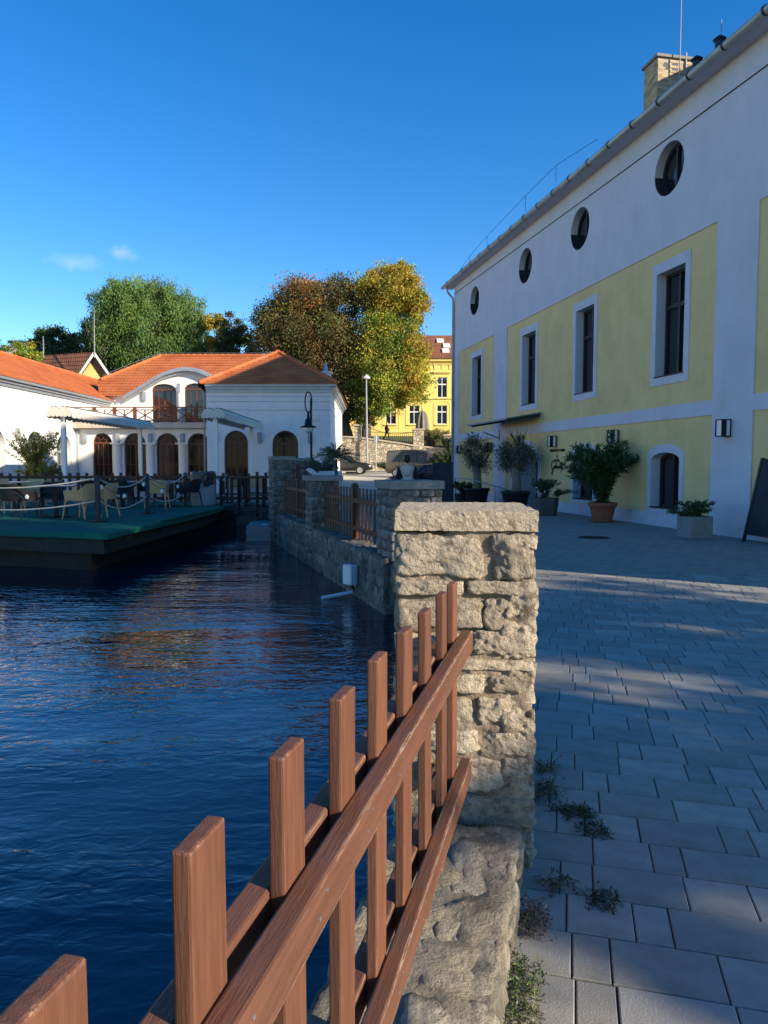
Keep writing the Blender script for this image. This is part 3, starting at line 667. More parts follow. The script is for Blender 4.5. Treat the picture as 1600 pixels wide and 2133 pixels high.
# body, gables, roof
b = MB(); D = -13.0
b.add([HF(S0, -.1, 0), HF(S0, EZ, 0), HF(S0, EZ + 5.2, D / 2), HF(S0, EZ, D), HF(S0, -.1, D)], [(0, 1, 2, 3, 4)])
b.add([HF(S1, -.1, 0), HF(S1, EZ, 0), HF(S1, EZ + 5.2, D / 2), HF(S1, EZ, D), HF(S1, -.1, D)], [(0, 1, 2, 3, 4)])
b.add([HF(S0, -.1, D), HF(S1, -.1, D), HF(S1, EZ, D), HF(S0, EZ, D)], [(0, 1, 2, 3)]); b.build('rear_wall', M['white'], hotel)
b = MB(); b.add([HF(S0, -.1, -.5), HF(S1, -.1, -.5), HF(S1, EZ, -.5), HF(S0, EZ, -.5)], [(0, 1, 2, 3)]); b.box
b = MB(); b.sheet(rect(S0 + .02, S1 - .02, 0, EZ), [], lambda u, v, d: HF(u, v, d), -1.0); b.build('inner_wall', M['soil'], hotel)

def clip(poly, v, keep_above):
    out = []
    for i in range(len(poly)):
        a, c = poly[i], poly[(i + 1) % len(poly)]
        ia = (a[1] >= v) == keep_above or a[1] == v; ic = (c[1] >= v) == keep_above or c[1] == v
        if ia: out.append(a)
        if ia != ic and a[1] != c[1]:
            t = (v - a[1]) / (c[1] - a[1]); out.append((a[0] + (c[0] - a[0]) * t, v))
    return out
def tiled_roof(name, polys, m, parent, course=.34, lift=.045):
    """planar roof faces cut into overlapping courses of tiles"""
    V = []; Fc = []; UV = []
    for poly in polys:
        P = [Vector(p) for p in poly]; nrm = Vector((0, 0, 0))
        for i in range(len(P)): nrm += (P[i] - P[0]).cross(P[(i + 1) % len(P)] - P[0])
        nrm.normalize()
        if nrm.z < 0: nrm = -nrm
        up = (Vector((0, 0, 1)) - nrm * nrm.z).normalized(); ux = up.cross(nrm)
        O_ = ux * P[0].dot(ux) + up * P[0].dot(up); q = [(p.dot(ux), p.dot(up)) for p in P]; vmin, vmax = min(a[1] for a in q), max(a[1] for a in q)
        v = math.floor(vmin / course) * course; base_ = P[0] - O_
        while v < vmax - 1e-4:
            st = clip(clip(q, v, True), v + course, False); w_ = v + course
            st = [s_ for i, s_ in enumerate(st) if abs(s_[0] - st[i - 1][0]) + abs(s_[1] - st[i - 1][1]) > 1e-5]
            if len(st) >= 3:
                n0 = len(V); low = sorted([s_ for s_ in st if abs(s_[1] - max(v, vmin)) < 1e-5])
                for s_ in st:
                    h = lift * (1 - (s_[1] - v) / course); V.append(base_ + ux * s_[0] + up * s_[1] + nrm * h); UV.append(s_)
                Fc.append(tuple(range(n0, n0 + len(st))))
                if len(low) >= 2:
                    n1 = len(V)
                    for s_, h in ((low[0], lift), (low[-1], lift), (low[-1], -.01), (low[0], -.01)): V.append(base_ + ux * s_[0] + up * s_[1] + nrm * h); UV.append(s_)
                    Fc.append((n1, n1 + 1, n1 + 2, n1 + 3))
            v = w_
    o0 = worg(parent); me = bpy.data.meshes.new(name); me.from_pydata([p - o0 for p in V], [], Fc)
    uvl = me.uv_layers.new(name='UVMap')
    for lp in me.loops: uvl.data[lp.index].uv = UV[lp.vertex_index]
    return link_mesh(name, me, m, parent)
ov_ = .36; RZ = EZ + 5.5; SA, SB = S0 - .4, S1 + .55
roof = tiled_roof('roof', [[HF(SA, EZ + .12, ov_), HF(SB, EZ + .12, ov_), HF(SB, RZ, D / 2), HF(SA, RZ, D / 2)], [HF(SA, EZ + .12, D - ov_), HF(SB, EZ + .12, D - ov_), HF(SB, RZ, D / 2), HF(SA, RZ, D / 2)]], M['tile_dark'], hotel)
b = MB(); b.prism([(0.0, EZ - .02), (ov_, EZ + .03), (ov_, EZ + .10), (-.3, EZ + .15)], lambda u, v, d: HF(d, v, u), SA + .02, SB - .02); b.build('eave_soffit', M['white'], hotel)
b = MB(); b.tube([HF(SA, EZ + .02, ov_ + .09), HF(SB, EZ + .06, ov_ + .09)], .085, 12); gut = b.build('gutter', M['gutter'], hotel, smooth=True)
brk = MB(); s = S0
first = None
while s < S1 + .5:
    c = Vector(HF(s, EZ + .03 + .04 * (s - S0) / 29, ov_ + .09)); b = MB()
    b.tube([c + Vector((hd.x, hd.y, 0)) * -.03, c + Vector((hd.x, hd.y, 0)) * .03], .097, 12)
    b.build('gutter_bracket', M['anth'], gut); s += 1.15
b = MB(); b.tube([HF(S1 - .05, EZ, ov_ + .05), HF(S1 - .05, EZ - .25, ov_ + .02), HF(S1 - .05, EZ - .55, .12), HF(S1 - .05, EZ - .8, .10), HF(S1 - .05, .1, .10)], .055, 10); b.build('downpipe', M['gutter'], hotel, smooth=True)
b = MB(); b.tube([HF(S0, 8.98, .045), HF(6, 9.17, .045), HF(S1, 9.42, .045)], .012, 6); b.build('wall_cable', M['anth'], hotel)
# chimney: bricks on the two faces that show
cs0, cs1, cn0, cn1, cz0, cz1 = 8.72, 9.5, -3.0, -4.55, 11.3, 14.2
b = MB(); b.hexa([HF(cs0, cz0, cn1), HF(cs0, cz0, cn0), HF(cs1, cz0, cn0), HF(cs1, cz0, cn1), HF(cs0, cz1, cn1), HF(cs0, cz1, cn0), HF(cs1, cz1, cn0), HF(cs1, cz1, cn1)])
chim = b.build('chimney', M['brickmortar'], roof)
b = MB(); b.hexa([HF(cs0 - .07, cz1, cn1 - .07), HF(cs0 - .07, cz1, cn0 + .07), HF(cs1 + .07, cz1, cn0 + .07), HF(cs1 + .07, cz1, cn1 - .07), HF(cs0 - .07, cz1 + .09, cn1 - .07), HF(cs0 - .07, cz1 + .09, cn0 + .07), HF(cs1 + .07, cz1 + .09, cn0 + .07), HF(cs1 + .07, cz1 + .09, cn1 - .07)])
b.build('chimney_cap', M['cap_g'], roof, bevel=.01)
bk = MB(); rg = random.Random(4); z = cz0; row = 0
while z < cz1 - .06:
    for face in (0, 1):
        L_ = (cn0 - cn1) if face == 0 else (cs1 - cs0); u = -(.13 if row % 2 else 0)
        while u < L_:
            a, c = max(u + .006, .005), min(u + .25, L_ - .005); u += .26
            if c - a < .05: continue
            if face == 0 and z > cz1 - .42 and z < cz1 - .12 and (.1 < a < .32 or .42 < a < .64): continue
            h = .004 + rg.random() * .01
            if face == 0: p = [HF(cs0 - dd, zz, cn0 - uu) for zz in (z, z + .065) for uu, dd in ((a, 0), (a, h), (c, h), (c, 0))]
            else: p = [HF(cs0 + uu, zz, cn0 + dd) for zz in (z, z + .065) for uu, dd in ((a, 0), (a, h), (c, h), (c, 0))]
            bk.hexa(p)
    z += .075; row += 1
bk.build('brickwork', mat('buff_brick_courses', (.46, .36, .23), .9, .2, 6, .004, 40, island=.3), roof, kind='stuff')
for a in (.2, .5):
    b = MB(); b.hexa([HF(cs0 - dd, zz, cn0 - uu) for zz in (cz1 - .36, cz1 - .14) for uu, dd in ((a, 0), (a, .006), (a + .2, .006), (a + .2, 0))]); b.build('flue_opening', M['anth'], roof)
b = MB(); b.tube([HF(cs0 - .04, cz0 + .6, cn0 - .95), HF(cs0 - .04, cz1 + .2, cn0 - .95)], .03, 8); b.build('flue_pipe', M['greymetal'], roof)
b = MB(); b.tube([HF(8.5, 12.0, -3.62), HF(8.5, 17.4, -3.62)], [.022, .010], 8); b.build('lightning_rod', M['greymetal'], roof)
b = MB(); b.tube([HF(5.7, 12.2, -3.05), HF(5.7, 13.6, -3.05)], .012, 6); b.build('lightning_rod', M['greymetal'], roof)
b = MB()
for k in range(3): b.tube([HF(9.5 + .1 * k, 12.3 + .07 * k, -2.9), HF(10.3, 12.32 + .07 * k, -2.9)], .008, 5)
b.tube([HF(10.0, 11.6, -2.9), HF(10.0, 12.6, -2.9)], .012, 5); b.build('antenna', M['greymetal'], roof)
b = MB(); wp = [(20.6, 10.05, .1), (19.2, 10.85, -.3), (17.2, 11.1, -.4), (13.0, 11.3, -.4), (10.6, 11.45, -.5), (9.5, 11.9, -1.4)]
b.tube([HF(*p) for p in wp], .008, 5)
for p in wp[1:5]: b.tube([HF(p[0], p[1] - .55, p[2]), HF(*p)], .008, 5)
b.build('lightning_wire', M['anth'], roof)
for s_ in (3.55, 2.7): b = MB(); b.lathe([(.10, -.5), (.10, 0), (.15, .05), (.03, .14)], HF(s_, 11.15, -.9), 10); b.build('roof_vent', M['anth'], roof)
# entrance canopy: sloping glass on brackets
b = MB(); b.hexa([HF(10.3, 3.22, .06), HF(14.4, 3.22, .06), HF(14.4, 3.0, 1.25), HF(10.3, 3.0, 1.25), HF(10.3, 3.25, .06), HF(14.4, 3.25, .06), HF(14.4, 3.03, 1.25), HF(10.3, 3.03, 1.25)])
can = b.build('canopy', mat('grey_canopy_glass', (.14, .17, .17), .2, .1, 3, spec=.6), hotel)
b = MB(); b.tube([HF(10.3, 3.0, 1.27), HF(14.4, 3.0, 1.27)], .035, 8); b.build('canopy_edge', M['greymetal'], can)
for s_ in (10.5, 11.8, 13.0, 14.2):
    b = MB(); b.beam(HF(s_, 3.16, .0), HF(s_, 2.96, 1.2), .05, .09); b.build('bracket', M['anth'], can)
b = MB(); b.beam(HF(14.3, 2.82, .03), HF(14.3, 2.42, .03), .04, .04); b.beam(HF(14.3, 2.5, .03), HF(14.3, 2.72, .62), .03, .04); b.build('sign_bracket', M['anth'], hotel)
for s_, z_ in ((19.42, 2.17), (15.28, 2.19), (11.95, 2.33), (9.19, 2.23), (5.30, 2.24), (.73, 2.25)):
    b = MB(); f = .012; h_, w_, d_ = .16, .10, .19
    for uu in (-w_, w_):
        for dd in (.05, .05 + d_): b.prism(rect(s_ + uu - f, s_ + uu + f, z_ - h_, z_ + h_), lambda u, v, d: HF(u, v, d), dd - f, dd + f)
    b.prism(rect(s_ - w_ - f, s_ + w_ + f, z_ + h_, z_ + h_ + .02), lambda u, v, d: HF(u, v, d), .03, .05 + d_ + f)
    b.prism(rect(s_ - w_ - f, s_ + w_ + f, z_ - h_ - .02, z_ - h_), lambda u, v, d: HF(u, v, d), .03, .05 + d_ + f)
    b.prism(rect(s_ - w_, s_ + w_, z_ - h_, z_ + h_), lambda u, v, d: HF(u, v, d), .031, .05)
    b.prism(rect(s_ - w_ - f, s_ - w_ + .0, z_ - h_, z_ + h_), lambda u, v, d: HF(u, v, d), .05 + d_ * .5, .05 + d_)
    o = b.build('wall_lantern', M['black'], hotel)
    b = MB(); b.prism(rect(s_ - w_ + .002, s_ + w_ - .002, z_ - h_, z_ + h_), lambda u, v, d: HF(u, v, d), .05 + d_ - .012, .05 + d_ - .004)
    b.prism(rect(s_ - w_ - .003, s_ - w_ + .003, z_ - h_, z_ + h_), lambda u, v, d: HF(u, v, d), .055, .05 + d_ * .55); b.build('lantern_glass', M['lampglass'], o)
# lettering by the door
def letters(body, size, sc, zc, shear=0., m='black'):
    cu = bpy.data.curves.new('lettering', 'FONT'); cu.body = body; cu.size = size; cu.align_x = 'CENTER'; cu.extrude = .006; cu.shear = shear
    to = bpy.data.objects.new('tmp_text', cu); COL.objects.link(to); bpy.context.view_layer.update()
    me = bpy.data.meshes.new_from_object(to.evaluated_get(bpy.context.evaluated_depsgraph_get())); bpy.data.objects.remove(to)
    o0 = worg(hotel)
    for v in me.vertices: v.co = Vector(HF(sc - v.co.x, zc + v.co.y, .014 + v.co.z)) - o0
    me.materials.clear(); return link_mesh('lettering', me, M[m], hotel)
letters('VÍZIMALOM ÉTTEREM', .118, 9.06, 1.90); letters('&', .12, 9.06, 1.72); letters('HOTEL', .14, 9.06, 1.57)
b = MB(); sc0, zc0 = 9.46, 1.36            # handwritten "Gabriella"
cur = [[(.16, .20), (.12, .26), (.05, .24), (.0, .12), (.02, .0), (.09, -.02), (.14, .06), (.13, -.10), (.05, -.2), (.0, -.16), (.06, -.08), (.18, .0)],
       [(.27, .09), (.21, .09), (.2, .01), (.25, .0), (.27, .08), (.28, 0), (.31, .02)], [(.31, .02), (.36, .2), (.33, .03), (.36, .0), (.4, .04), (.36, .08)], [(.41, .0), (.43, .1), (.44, .07), (.48, .08), (.49, 0), (.51, .06), (.52, .0), (.55, .02)],
       [(.55, .03), (.59, .06), (.56, .09), (.55, .02), (.6, 0)], [(.6, 0), (.66, .2), (.63, .02), (.66, .0), (.72, .2), (.69, .02), (.72, 0)], [(.8, .08), (.75, .08), (.74, .01), (.78, 0), (.8, .07), (.82, 0), (.86, .03)]]
for st in cur: b.tube([HF(sc0 - u, zc0 + v, .018) for u, v in st], .011, 5)
b.build('lettering', M['black'], hotel)
# metal stair rail by the door
t = thing('handrail', HF(13.6, 0, 1.6), 'slim grey metal handrail between the two olive tubs at the hotel door', 'handrail')
b = MB(); b.tube([HF(14.6, 0, 1.7), HF(14.6, .95, 1.7), HF(13.4, .95, 1.55), HF(11.4, .55, .55)], .022, 8); b.build('rail', M['greymetal'], t, smooth=True)
b = MB(); b.tube([HF(12.2, 0, .95), HF(12.2, .72, .95)], .02, 8); b.build('post', M['greymetal'], t)
# ================================================================== WHITE RESTAURANT
wb_ = thing('restaurant_building', (-11, 50, 0), 'white restaurant with orange tiled roofs, arched doors and balcony across the pond', 'building')
FY, RY, UY, LX = 42.2, 45.5, 51.0, -19.1
KU = 51.0 / 46.9                                         # the upper storey stands further back than the arcade
def ku(x, z): return x * KU, 1.5 + (z - 1.5) * KU
def ku3(x, y, z): return x * KU, y * KU, 1.5 + (z - 1.5) * KU
FR = lambda y: (lambda u, v, d: (u, y + d, v))            # facing the camera: u = x, v = z, d = further back
LW = lambda u, v, d: (LX - d, u, v)                      # left wing: u = y, v = z, d = into the wall
def arched(fn, u0, u1, z1, z0=0.0, depth=.22, fm='redframe', gm='glass2', cols=2, trim=.16, tm='white2', rise=None):
    p = archpoly(u0, u1, z0, z1, rise); h = (u1 - u0) / 2; sp = z1 - (h if rise is None else rise); e = .07
    b = MB(); q = archpoly(u0 + e, u1 - e, z0 + e, z1 - e, None if rise is None else rise - e * .5)
    b.sheet(p, [q], lambda u, v, d: fn(u, v, d), depth - .06, reveal=depth)
    bar = lambda a0, a1, c0, c1: b.prism(rect(a0, a1, c0, c1), fn, depth - .055, depth + .0)
    bar(u0 + .02, u1 - .02, sp - .05, sp + .05)
    for i in range(1, cols * 2):
        x = u0 + (u1 - u0) * i / (cols * 2); t_ = .035 if i == cols else .017; bar(x - t_, x + t_, z0, sp)
    for zz in (z0 + .75, z0 + 1.5): bar(u0 + .02, u1 - .02, zz - .02, zz + .02)
    c = (u0 + u1) / 2; rr = h if rise is None else rise
    for k in (1, 2, 3):
        a = math.pi * k / 4; n_ = 6
        b.tube([fn(c + math.cos(a) * h * f * .96, sp + math.sin(a) * rr * f * .96, depth - .03) for f in (.4, 1)], .018, 5)
    b.tube([fn(c + math.cos(math.pi * k / 10) * h * .42, sp + math.sin(math.pi * k / 10) * rr * .42, depth - .03) for k in range(11)], .018, 5)
    o = b.build('arched_door', M[fm], wb_)
    b = MB(); b.sheet(p, [], fn, depth); b.build('pane', M[gm], o)
    if trim:
        b = MB(); b.sheet(archpoly(u0 - trim, u1 + trim, z0, z1 + trim, None if rise is None else rise + trim * .7), [p], fn, -.035, reveal=.0, rim=.0); b.build('trim', M[tm], o)
    return p
# pavilion on the right
PX0, PX1, CZ = -10.2, -3.08, 5.62
doors = [arched(FR(FY), -9.2, -7.83, 3.43), arched(FR(FY), -6.43, -4.94, 3.43)]
b = MB(); b.sheet(rect(PX0, PX1, -.05, CZ), doors, FR(FY), 0, reveal=.3)
b.add([(PX1, FY, -.05), (PX1 - .35, 60, -.05), (PX1 - .35, 60, CZ), (PX1, FY, CZ)], [(0, 1, 2, 3)])
b.add([(PX0, FY, -.05), (PX0, 50, -.05), (PX0, 50, CZ + .5), (PX0, FY, CZ)], [(0, 1, 2, 3)]); b.build('wall', M['white2'], wb_)
for z in (5.38, 5.09, 4.61):
    b = MB(); b.box(PX0, PX1 + .03, FY - .03, FY + .01, z - .02, z + .02); b.add([(PX1 + .03, FY, z - .02), (PX1 - .32, 60, z - .02), (PX1 - .32, 60, z + .02), (PX1 + .03, FY, z + .02)], [(0, 1, 2, 3)]); b.build('string_course', M['zinc'], wb_)
def cornice(path, z, parts=((.0, .16, .10), (.16, .30, .20), (.30, .44, .36))):
    for k, (a, c, pr) in enumerate(parts):
        b = MB()
        for i in range(len(path) - 1):
            p, q = Vector(path[i]), Vector(path[i + 1]); d = (q - p).normalized(); n_ = Vector((d.y, -d.x))
            p2, q2 = p + n_ * pr - d * (pr if i == 0 else 0) * 0, q + n_ * pr
            e0 = pr if i > 0 else 0; e1 = pr if i < len(path) - 2 else 0
            b.hexa([(*(p - d * e0), z + a), (*(p - d * e0 + n_ * pr), z + a), (*(q + d * e1 + n_ * pr), z + a), (*(q + d * e1), z + a),
                    (*(p - d * e0), z + c), (*(p - d * e0 + n_ * pr), z + c), (*(q + d * e1 + n_ * pr), z + c), (*(q + d * e1), z + c)])
        b.build('gutter' if k == 2 else 'cornice', M['zinc'], wb_)
cornice([(PX0, 47), (PX0, FY), (PX1, FY), (PX1 - .35, 60)], CZ)
ex, ey0 = .42, FY - .42
pk = (-6.64, 46.3, 8.50)
tiled_roof('roof', [[(PX0 - .3, ey0, 6.05), (PX1 + ex, ey0, 6.05), pk], [(PX1 + ex, ey0, 6.05), (PX1 + .1, 60, 6.05), (-6.64, 60, 8.5), pk], [(PX0 - .3, ey0, 6.05), pk, (-6.64, 52, 8.5), (PX0 - .3, 52, 6.05)]], M['tile'], wb_, .36, .05)
def ridge(pts, name='ridge_tile', st=.42):
    for i in range(len(pts) - 1):
        p, q = Vector(pts[i]), Vector(pts[i + 1]); n_ = max(1, int((q - p).length / st)); b = MB()
        for k in range(n_): b.tube([p.lerp(q, k / n_) + Vector((0, 0, .02)), p.lerp(q, (k + 1.05) / n_) + Vector((0, 0, .05))], [.10, .13], 7)
        b.build(name, M['tile'], wb_)
ridge([(PX0 - .3, ey0, 6.1), pk]); ridge([(PX1 + ex, ey0, 6.1), pk]); ridge([pk, (-6.64, 60, 8.5)])
b = MB(); b.box(-3.75, -3.2, 44.0, 44.6, 6.0, 6.95); b.box(-3.85, -3.1, 43.9, 44.7, 6.95, 7.03); b.build('chimney', M['white2'], wb_)
b = MB(); b.lathe([(.16, 0), (.13, .2), (.05, .55), (.02, .6)], (-3.5, 44.3, 7.03), 10); b.build('chimney_cowl', M['zinc'], wb_)
b = MB(); b.add([(PX1 + .004, 44.6, 1.6), (PX1 - .012, 45.4, 1.6), (PX1 - .012, 45.4, 2.7), (PX1 + .004, 44.6, 2.7)], [(0, 1, 2, 3)]); b.build('side_window', M['anth'], wb_)
# recessed front with columns and balcony
ar = [arched(FR(RY), a, c, 3.43, cols=2, trim=0) for a, c in ((-18.11, -16.89), (-16.15, -14.8), (-14.15, -12.78), (-12.21, -10.84))]
b = MB(); b.sheet(rect(LX - .1, -10.2, -.05, 3.68), ar, FR(RY), 0, reveal=.3); b.build('wall', M['white2'], wb_)
for x in (-16.52, -14.48, -12.5):
    b = MB(); b.lathe([(.30, 0), (.30, .12), (.25, .16), (.235, 2.6), (.29, 2.66), (.33, 2.74)], (x, RY - .05, 0), 18); b.build('column', M['white2'], wb_, smooth=True)
    b = MB(); b.box(x - .36, x + .36, RY - .4, RY + .02, 2.74, 2.82); b.build('capital', M['white2'], wb_)
b = MB(); b.box(LX, -10.22, RY - .55, UY + .3, 3.70, 4.06); b.build('balcony_slab', mat('beige_concrete', (.52, .44, .36), .9, .12, 2, .003, 40), wb_, bevel=.03)
yb = RY - .48; bx0, bx1 = LX + .1, -10.3; nb_ = 7
b = MB(); b.beam((bx0, yb, 4.98), (bx1, yb, 4.98), .09, .06); b.beam((bx0, yb, 4.16), (bx1, yb, 4.16), .06, .06); b.beam((bx0, yb, 4.82), (bx1, yb, 4.82), .05, .05); bal = b.build('balcony_rail', M['redframe'], wb_)
stp = (bx1 - bx0) / nb_
for i in range(nb_ + 1):
    x = bx0 + stp * i; b = MB(); b.box(x - .10, x + .10, yb - .06, yb + .06, 4.06, 4.95); b.build('baluster', M['redframe'], bal)
    if i < nb_:
        b = MB(); xc = x + stp / 2
        for sx in (-1, 1):
            b.beam((xc, yb, 4.49), (xc + sx * (stp / 2 - .1), yb, 4.80), .05, .06, (0, 1, 0)); b.beam((xc, yb, 4.49), (xc + sx * (stp / 2 - .1), yb, 4.19), .05, .06, (0, 1, 0))
        b.beam((xc, yb, 4.19), (xc, yb, 4.80), .05, .06); b.build('balcony_brace', M['redframe'], bal)
# upper wall under the curved roof
ak = [(-16.5, 5.42), (-15.8, 5.82), (-15.1, 6.25), (-14.4, 6.66), (-13.7, 6.98), (-13.0, 7.17), (-12.4, 7.22), (-11.7, 7.10), (-11.0, 6.78), (-10.35, 6.30)]
def smooth_pts(p, n=4):
    out = []
    for i in range(len(p) - 1):
        p0, p1, p2, p3 = p[max(i - 1, 0)], p[i], p[i + 1], p[min(i + 2, len(p) - 1)]
        for k in range(n):
            t = k / n; out.append(tuple(.5 * (2 * p1[j] + (p2[j] - p0[j]) * t + (2 * p0[j] - 5 * p1[j] + 4 * p2[j] - p3[j]) * t * t + (-p0[j] + 3 * p1[j] - 3 * p2[j] + p3[j]) * t ** 3) for j in range(2)))
    return out + [p[-1]]
ak = [ku(x, z) for x, z in smooth_pts(ak)]
wn = [arched(FR(UY), -16.1, -14.4, 7.05, 4.06, trim=.0, rise=.4, gm='glass'), arched(FR(UY), -13.85, -12.2, 7.10, 4.06, trim=.0, rise=.4, gm='glass')]
b = MB(); b.sheet([(-19.3, 3.9), (-10.2, 3.9), (-10.2, 6.6)] + [(x, z) for x, z in reversed(ak)] + [(ak[0][0], 6.45), (-19.3, 6.45)], wn, FR(UY), 0, reveal=.3); b.build('wall', M['white2'], wb_)
b = MB(); b.lathe([(.22, 4.06), (.22, 6.5), (.27, 6.6), (.27, 6.8)], (-14.12, UY - .12, 0), 14); b.build('column', M['white2'], wb_, smooth=True)
def arcband(o0, o1, y0, y1):
    b = MB(); n_ = len(ak); vs = []
    for x, z in ak: vs += [(x, y0, z + o0), (x, y0, z + o1), (x, y1, z + o1), (x, y1, z + o0)]
    fs = []
    for i in range(n_ - 1):
        for k in range(4): fs.append((i * 4 + k, i * 4 + (k + 1) % 4, i * 4 + 4 + (k + 1) % 4, i * 4 + 4 + k))
    fs += [(0, 1, 2, 3), tuple((n_ - 1) * 4 + k for k in (3, 2, 1, 0))]; b.add(vs, fs); return b
arcband(.0, .17, UY - .25, UY + .1).build('cornice', M['zinc'], wb_, smooth=False)
arcband(.17, .42, UY - .5, UY + .1).build('curved_fascia', M['zinc'], wb_, smooth=False)
arcband(.40, .46, UY - .05, 54.6).build('curved_roof', mat('pale_zinc_roof', (.50, .54, .58), .4, .08, 1, spec=.4, metal=.4), wb_)
yc_, zc_, ms_ = 46.9 * KU, 1.5 + 4.55 * KU, 2.8 / 3.7; A_, B_, E_ = Vector(ku3(-15.3, 50.6, 8.85)), Vector(ku3(-6.7, 50.6, 8.85)), Vector(ku3(-18.75, 48.2, 7.03))
def onroof(x, z): return (x, yc_ + (z - zc_) / ms_, z)
def rooftop(x):                        # ridge, or the hip left of it
    if x >= A_.x: return (x, A_.y, A_.z)
    t = (x - E_.x) / (A_.x - E_.x); p = E_.lerp(A_, t); return onroof(p.x, p.z)
cols = sorted(set([round(x, 4) for x, z in ak] + [round(A_.x, 4)])); az = lambda x: np.interp(x, [a[0] for a in ak], [a[1] for a in ak]) + .41
polys = [[onroof(x0, az(x0)), onroof(x1, az(x1)), rooftop(x1), rooftop(x0)] for x0, x1 in zip(cols[:-1], cols[1:])]
polys.append([onroof(cols[0], az(cols[0])), rooftop(cols[0]), tuple(E_), onroof(-19.6, az(cols[0]))])
polys.append([onroof(cols[-1], az(cols[-1])), onroof(-9.6, az(cols[-1])), tuple(B_), rooftop(cols[-1])])
polys.append([ku3(-15.3, 50.6, 8.85), ku3(-6.7, 50.6, 8.85), ku3(-6.7, 55, 6), ku3(-18, 55, 6)])
tiled_roof('roof', polys, M['tile'], wb_, .36, .05)
ridge([ku3(-18.5, 48.1, 7.0), ku3(-15.3, 50.6, 8.9)]); ridge([ku3(-15.3, 50.6, 8.9), ku3(-6.7, 50.6, 8.9)])
b = MB(); b.tube([ku3(-18.4, 48.2, 7.3), ku3(-16.9, 49.4, 8.25), ku3(-15.3, 50.6, 9.1), ku3(-7.2, 50.6, 9.1)], .018, 5); b.build('lightning_wire', M['steel'], wb_)
# left wing
la = [arched(LW, a, c, 3.28, z0=0, depth=.45, trim=0, fm='greymetal', gm='glass') for a, c in ((35.0, 37.0), (39.1, 41.2), (42.7, 44.75))]
b = MB(); b.sheet(rect(26, UY + .2, -.05, 5.42), la, LW, 0, reveal=.46); b.add([(LX, 26, 0), (LX - 7, 26, 0), (LX - 7, 26, 5.5), (LX, 26, 5.5)], [(0, 1, 2, 3)]); b.build('wall', M['white2'], wb_)
cornice([(LX, 26), (LX, UY - .1)], 5.42)
for z in (5.05, 4.72, 4.2):
    b = MB(); b.box(LX - .01, LX + .015, 26, UY, z - .012, z + .012); b.build('string_course', M['whiteframe'], wb_)
tiled_roof('roof', [[(LX + .40, 25.6, 5.86), (LX + .40, 51.3, 5.86), (-22.6, 58.9, 8.0), (-22.6, 25.6, 8.0)], [(-22.6, 25.6, 8.0), (-22.6, 58.9, 8.0), (-26.5, 58.9, 5.8), (-26.5, 25.6, 5.8)]], M['tile'], wb_, .36, .05)
ridge([(-22.6, 25.6, 8.03), (-22.6, 58.9, 8.03)])
def walllamp(fn, u, z):
    b = MB(); b.prism(rect(u - .12, u + .12, z - .28, z + .28), fn, -.16, -.02); b.prism(rect(u - .08, u + .08, z - .36, z - .28), fn, -.13, -.03)
    b.build('wall_lamp', M['greymetal'], wb_, bevel=.015)
for u, z in ((-9.68, 3.05), (-7.15, 3.05), (-4.25, 3.05)): walllamp(FR(FY), u, z)
for u in (-18.55, -16.5, -14.5, -12.5): walllamp(FR(RY), u, 3.12)
walllamp(FR(UY), -16.6, 6.2); walllamp(FR(UY - .35), -14.12, 6.75)
for u in (38.1, 41.9): walllamp(LW, u, 3.1)
b = MB(); b.box(-4.05, -3.75, FY - .12, FY - .01, 4.1, 4.45); b.box(-4.05, -3.75, FY - .16, FY - .01, 4.0, 4.08); b.build('alarm_box', M['whiteframe'], wb_)
b = MB(); b.tube([(-10.35, FY + .05, 5.7), (-10.35, FY + .05, .1)], .05, 8); b.build('downpipe', M['greymetal'], wb_)
b = MB(); b.tube([(LX + .12, RY - .15, 5.0), (LX + .12, RY - .15, .1)], .05, 8); b.build('downpipe', M['greymetal'], wb_)

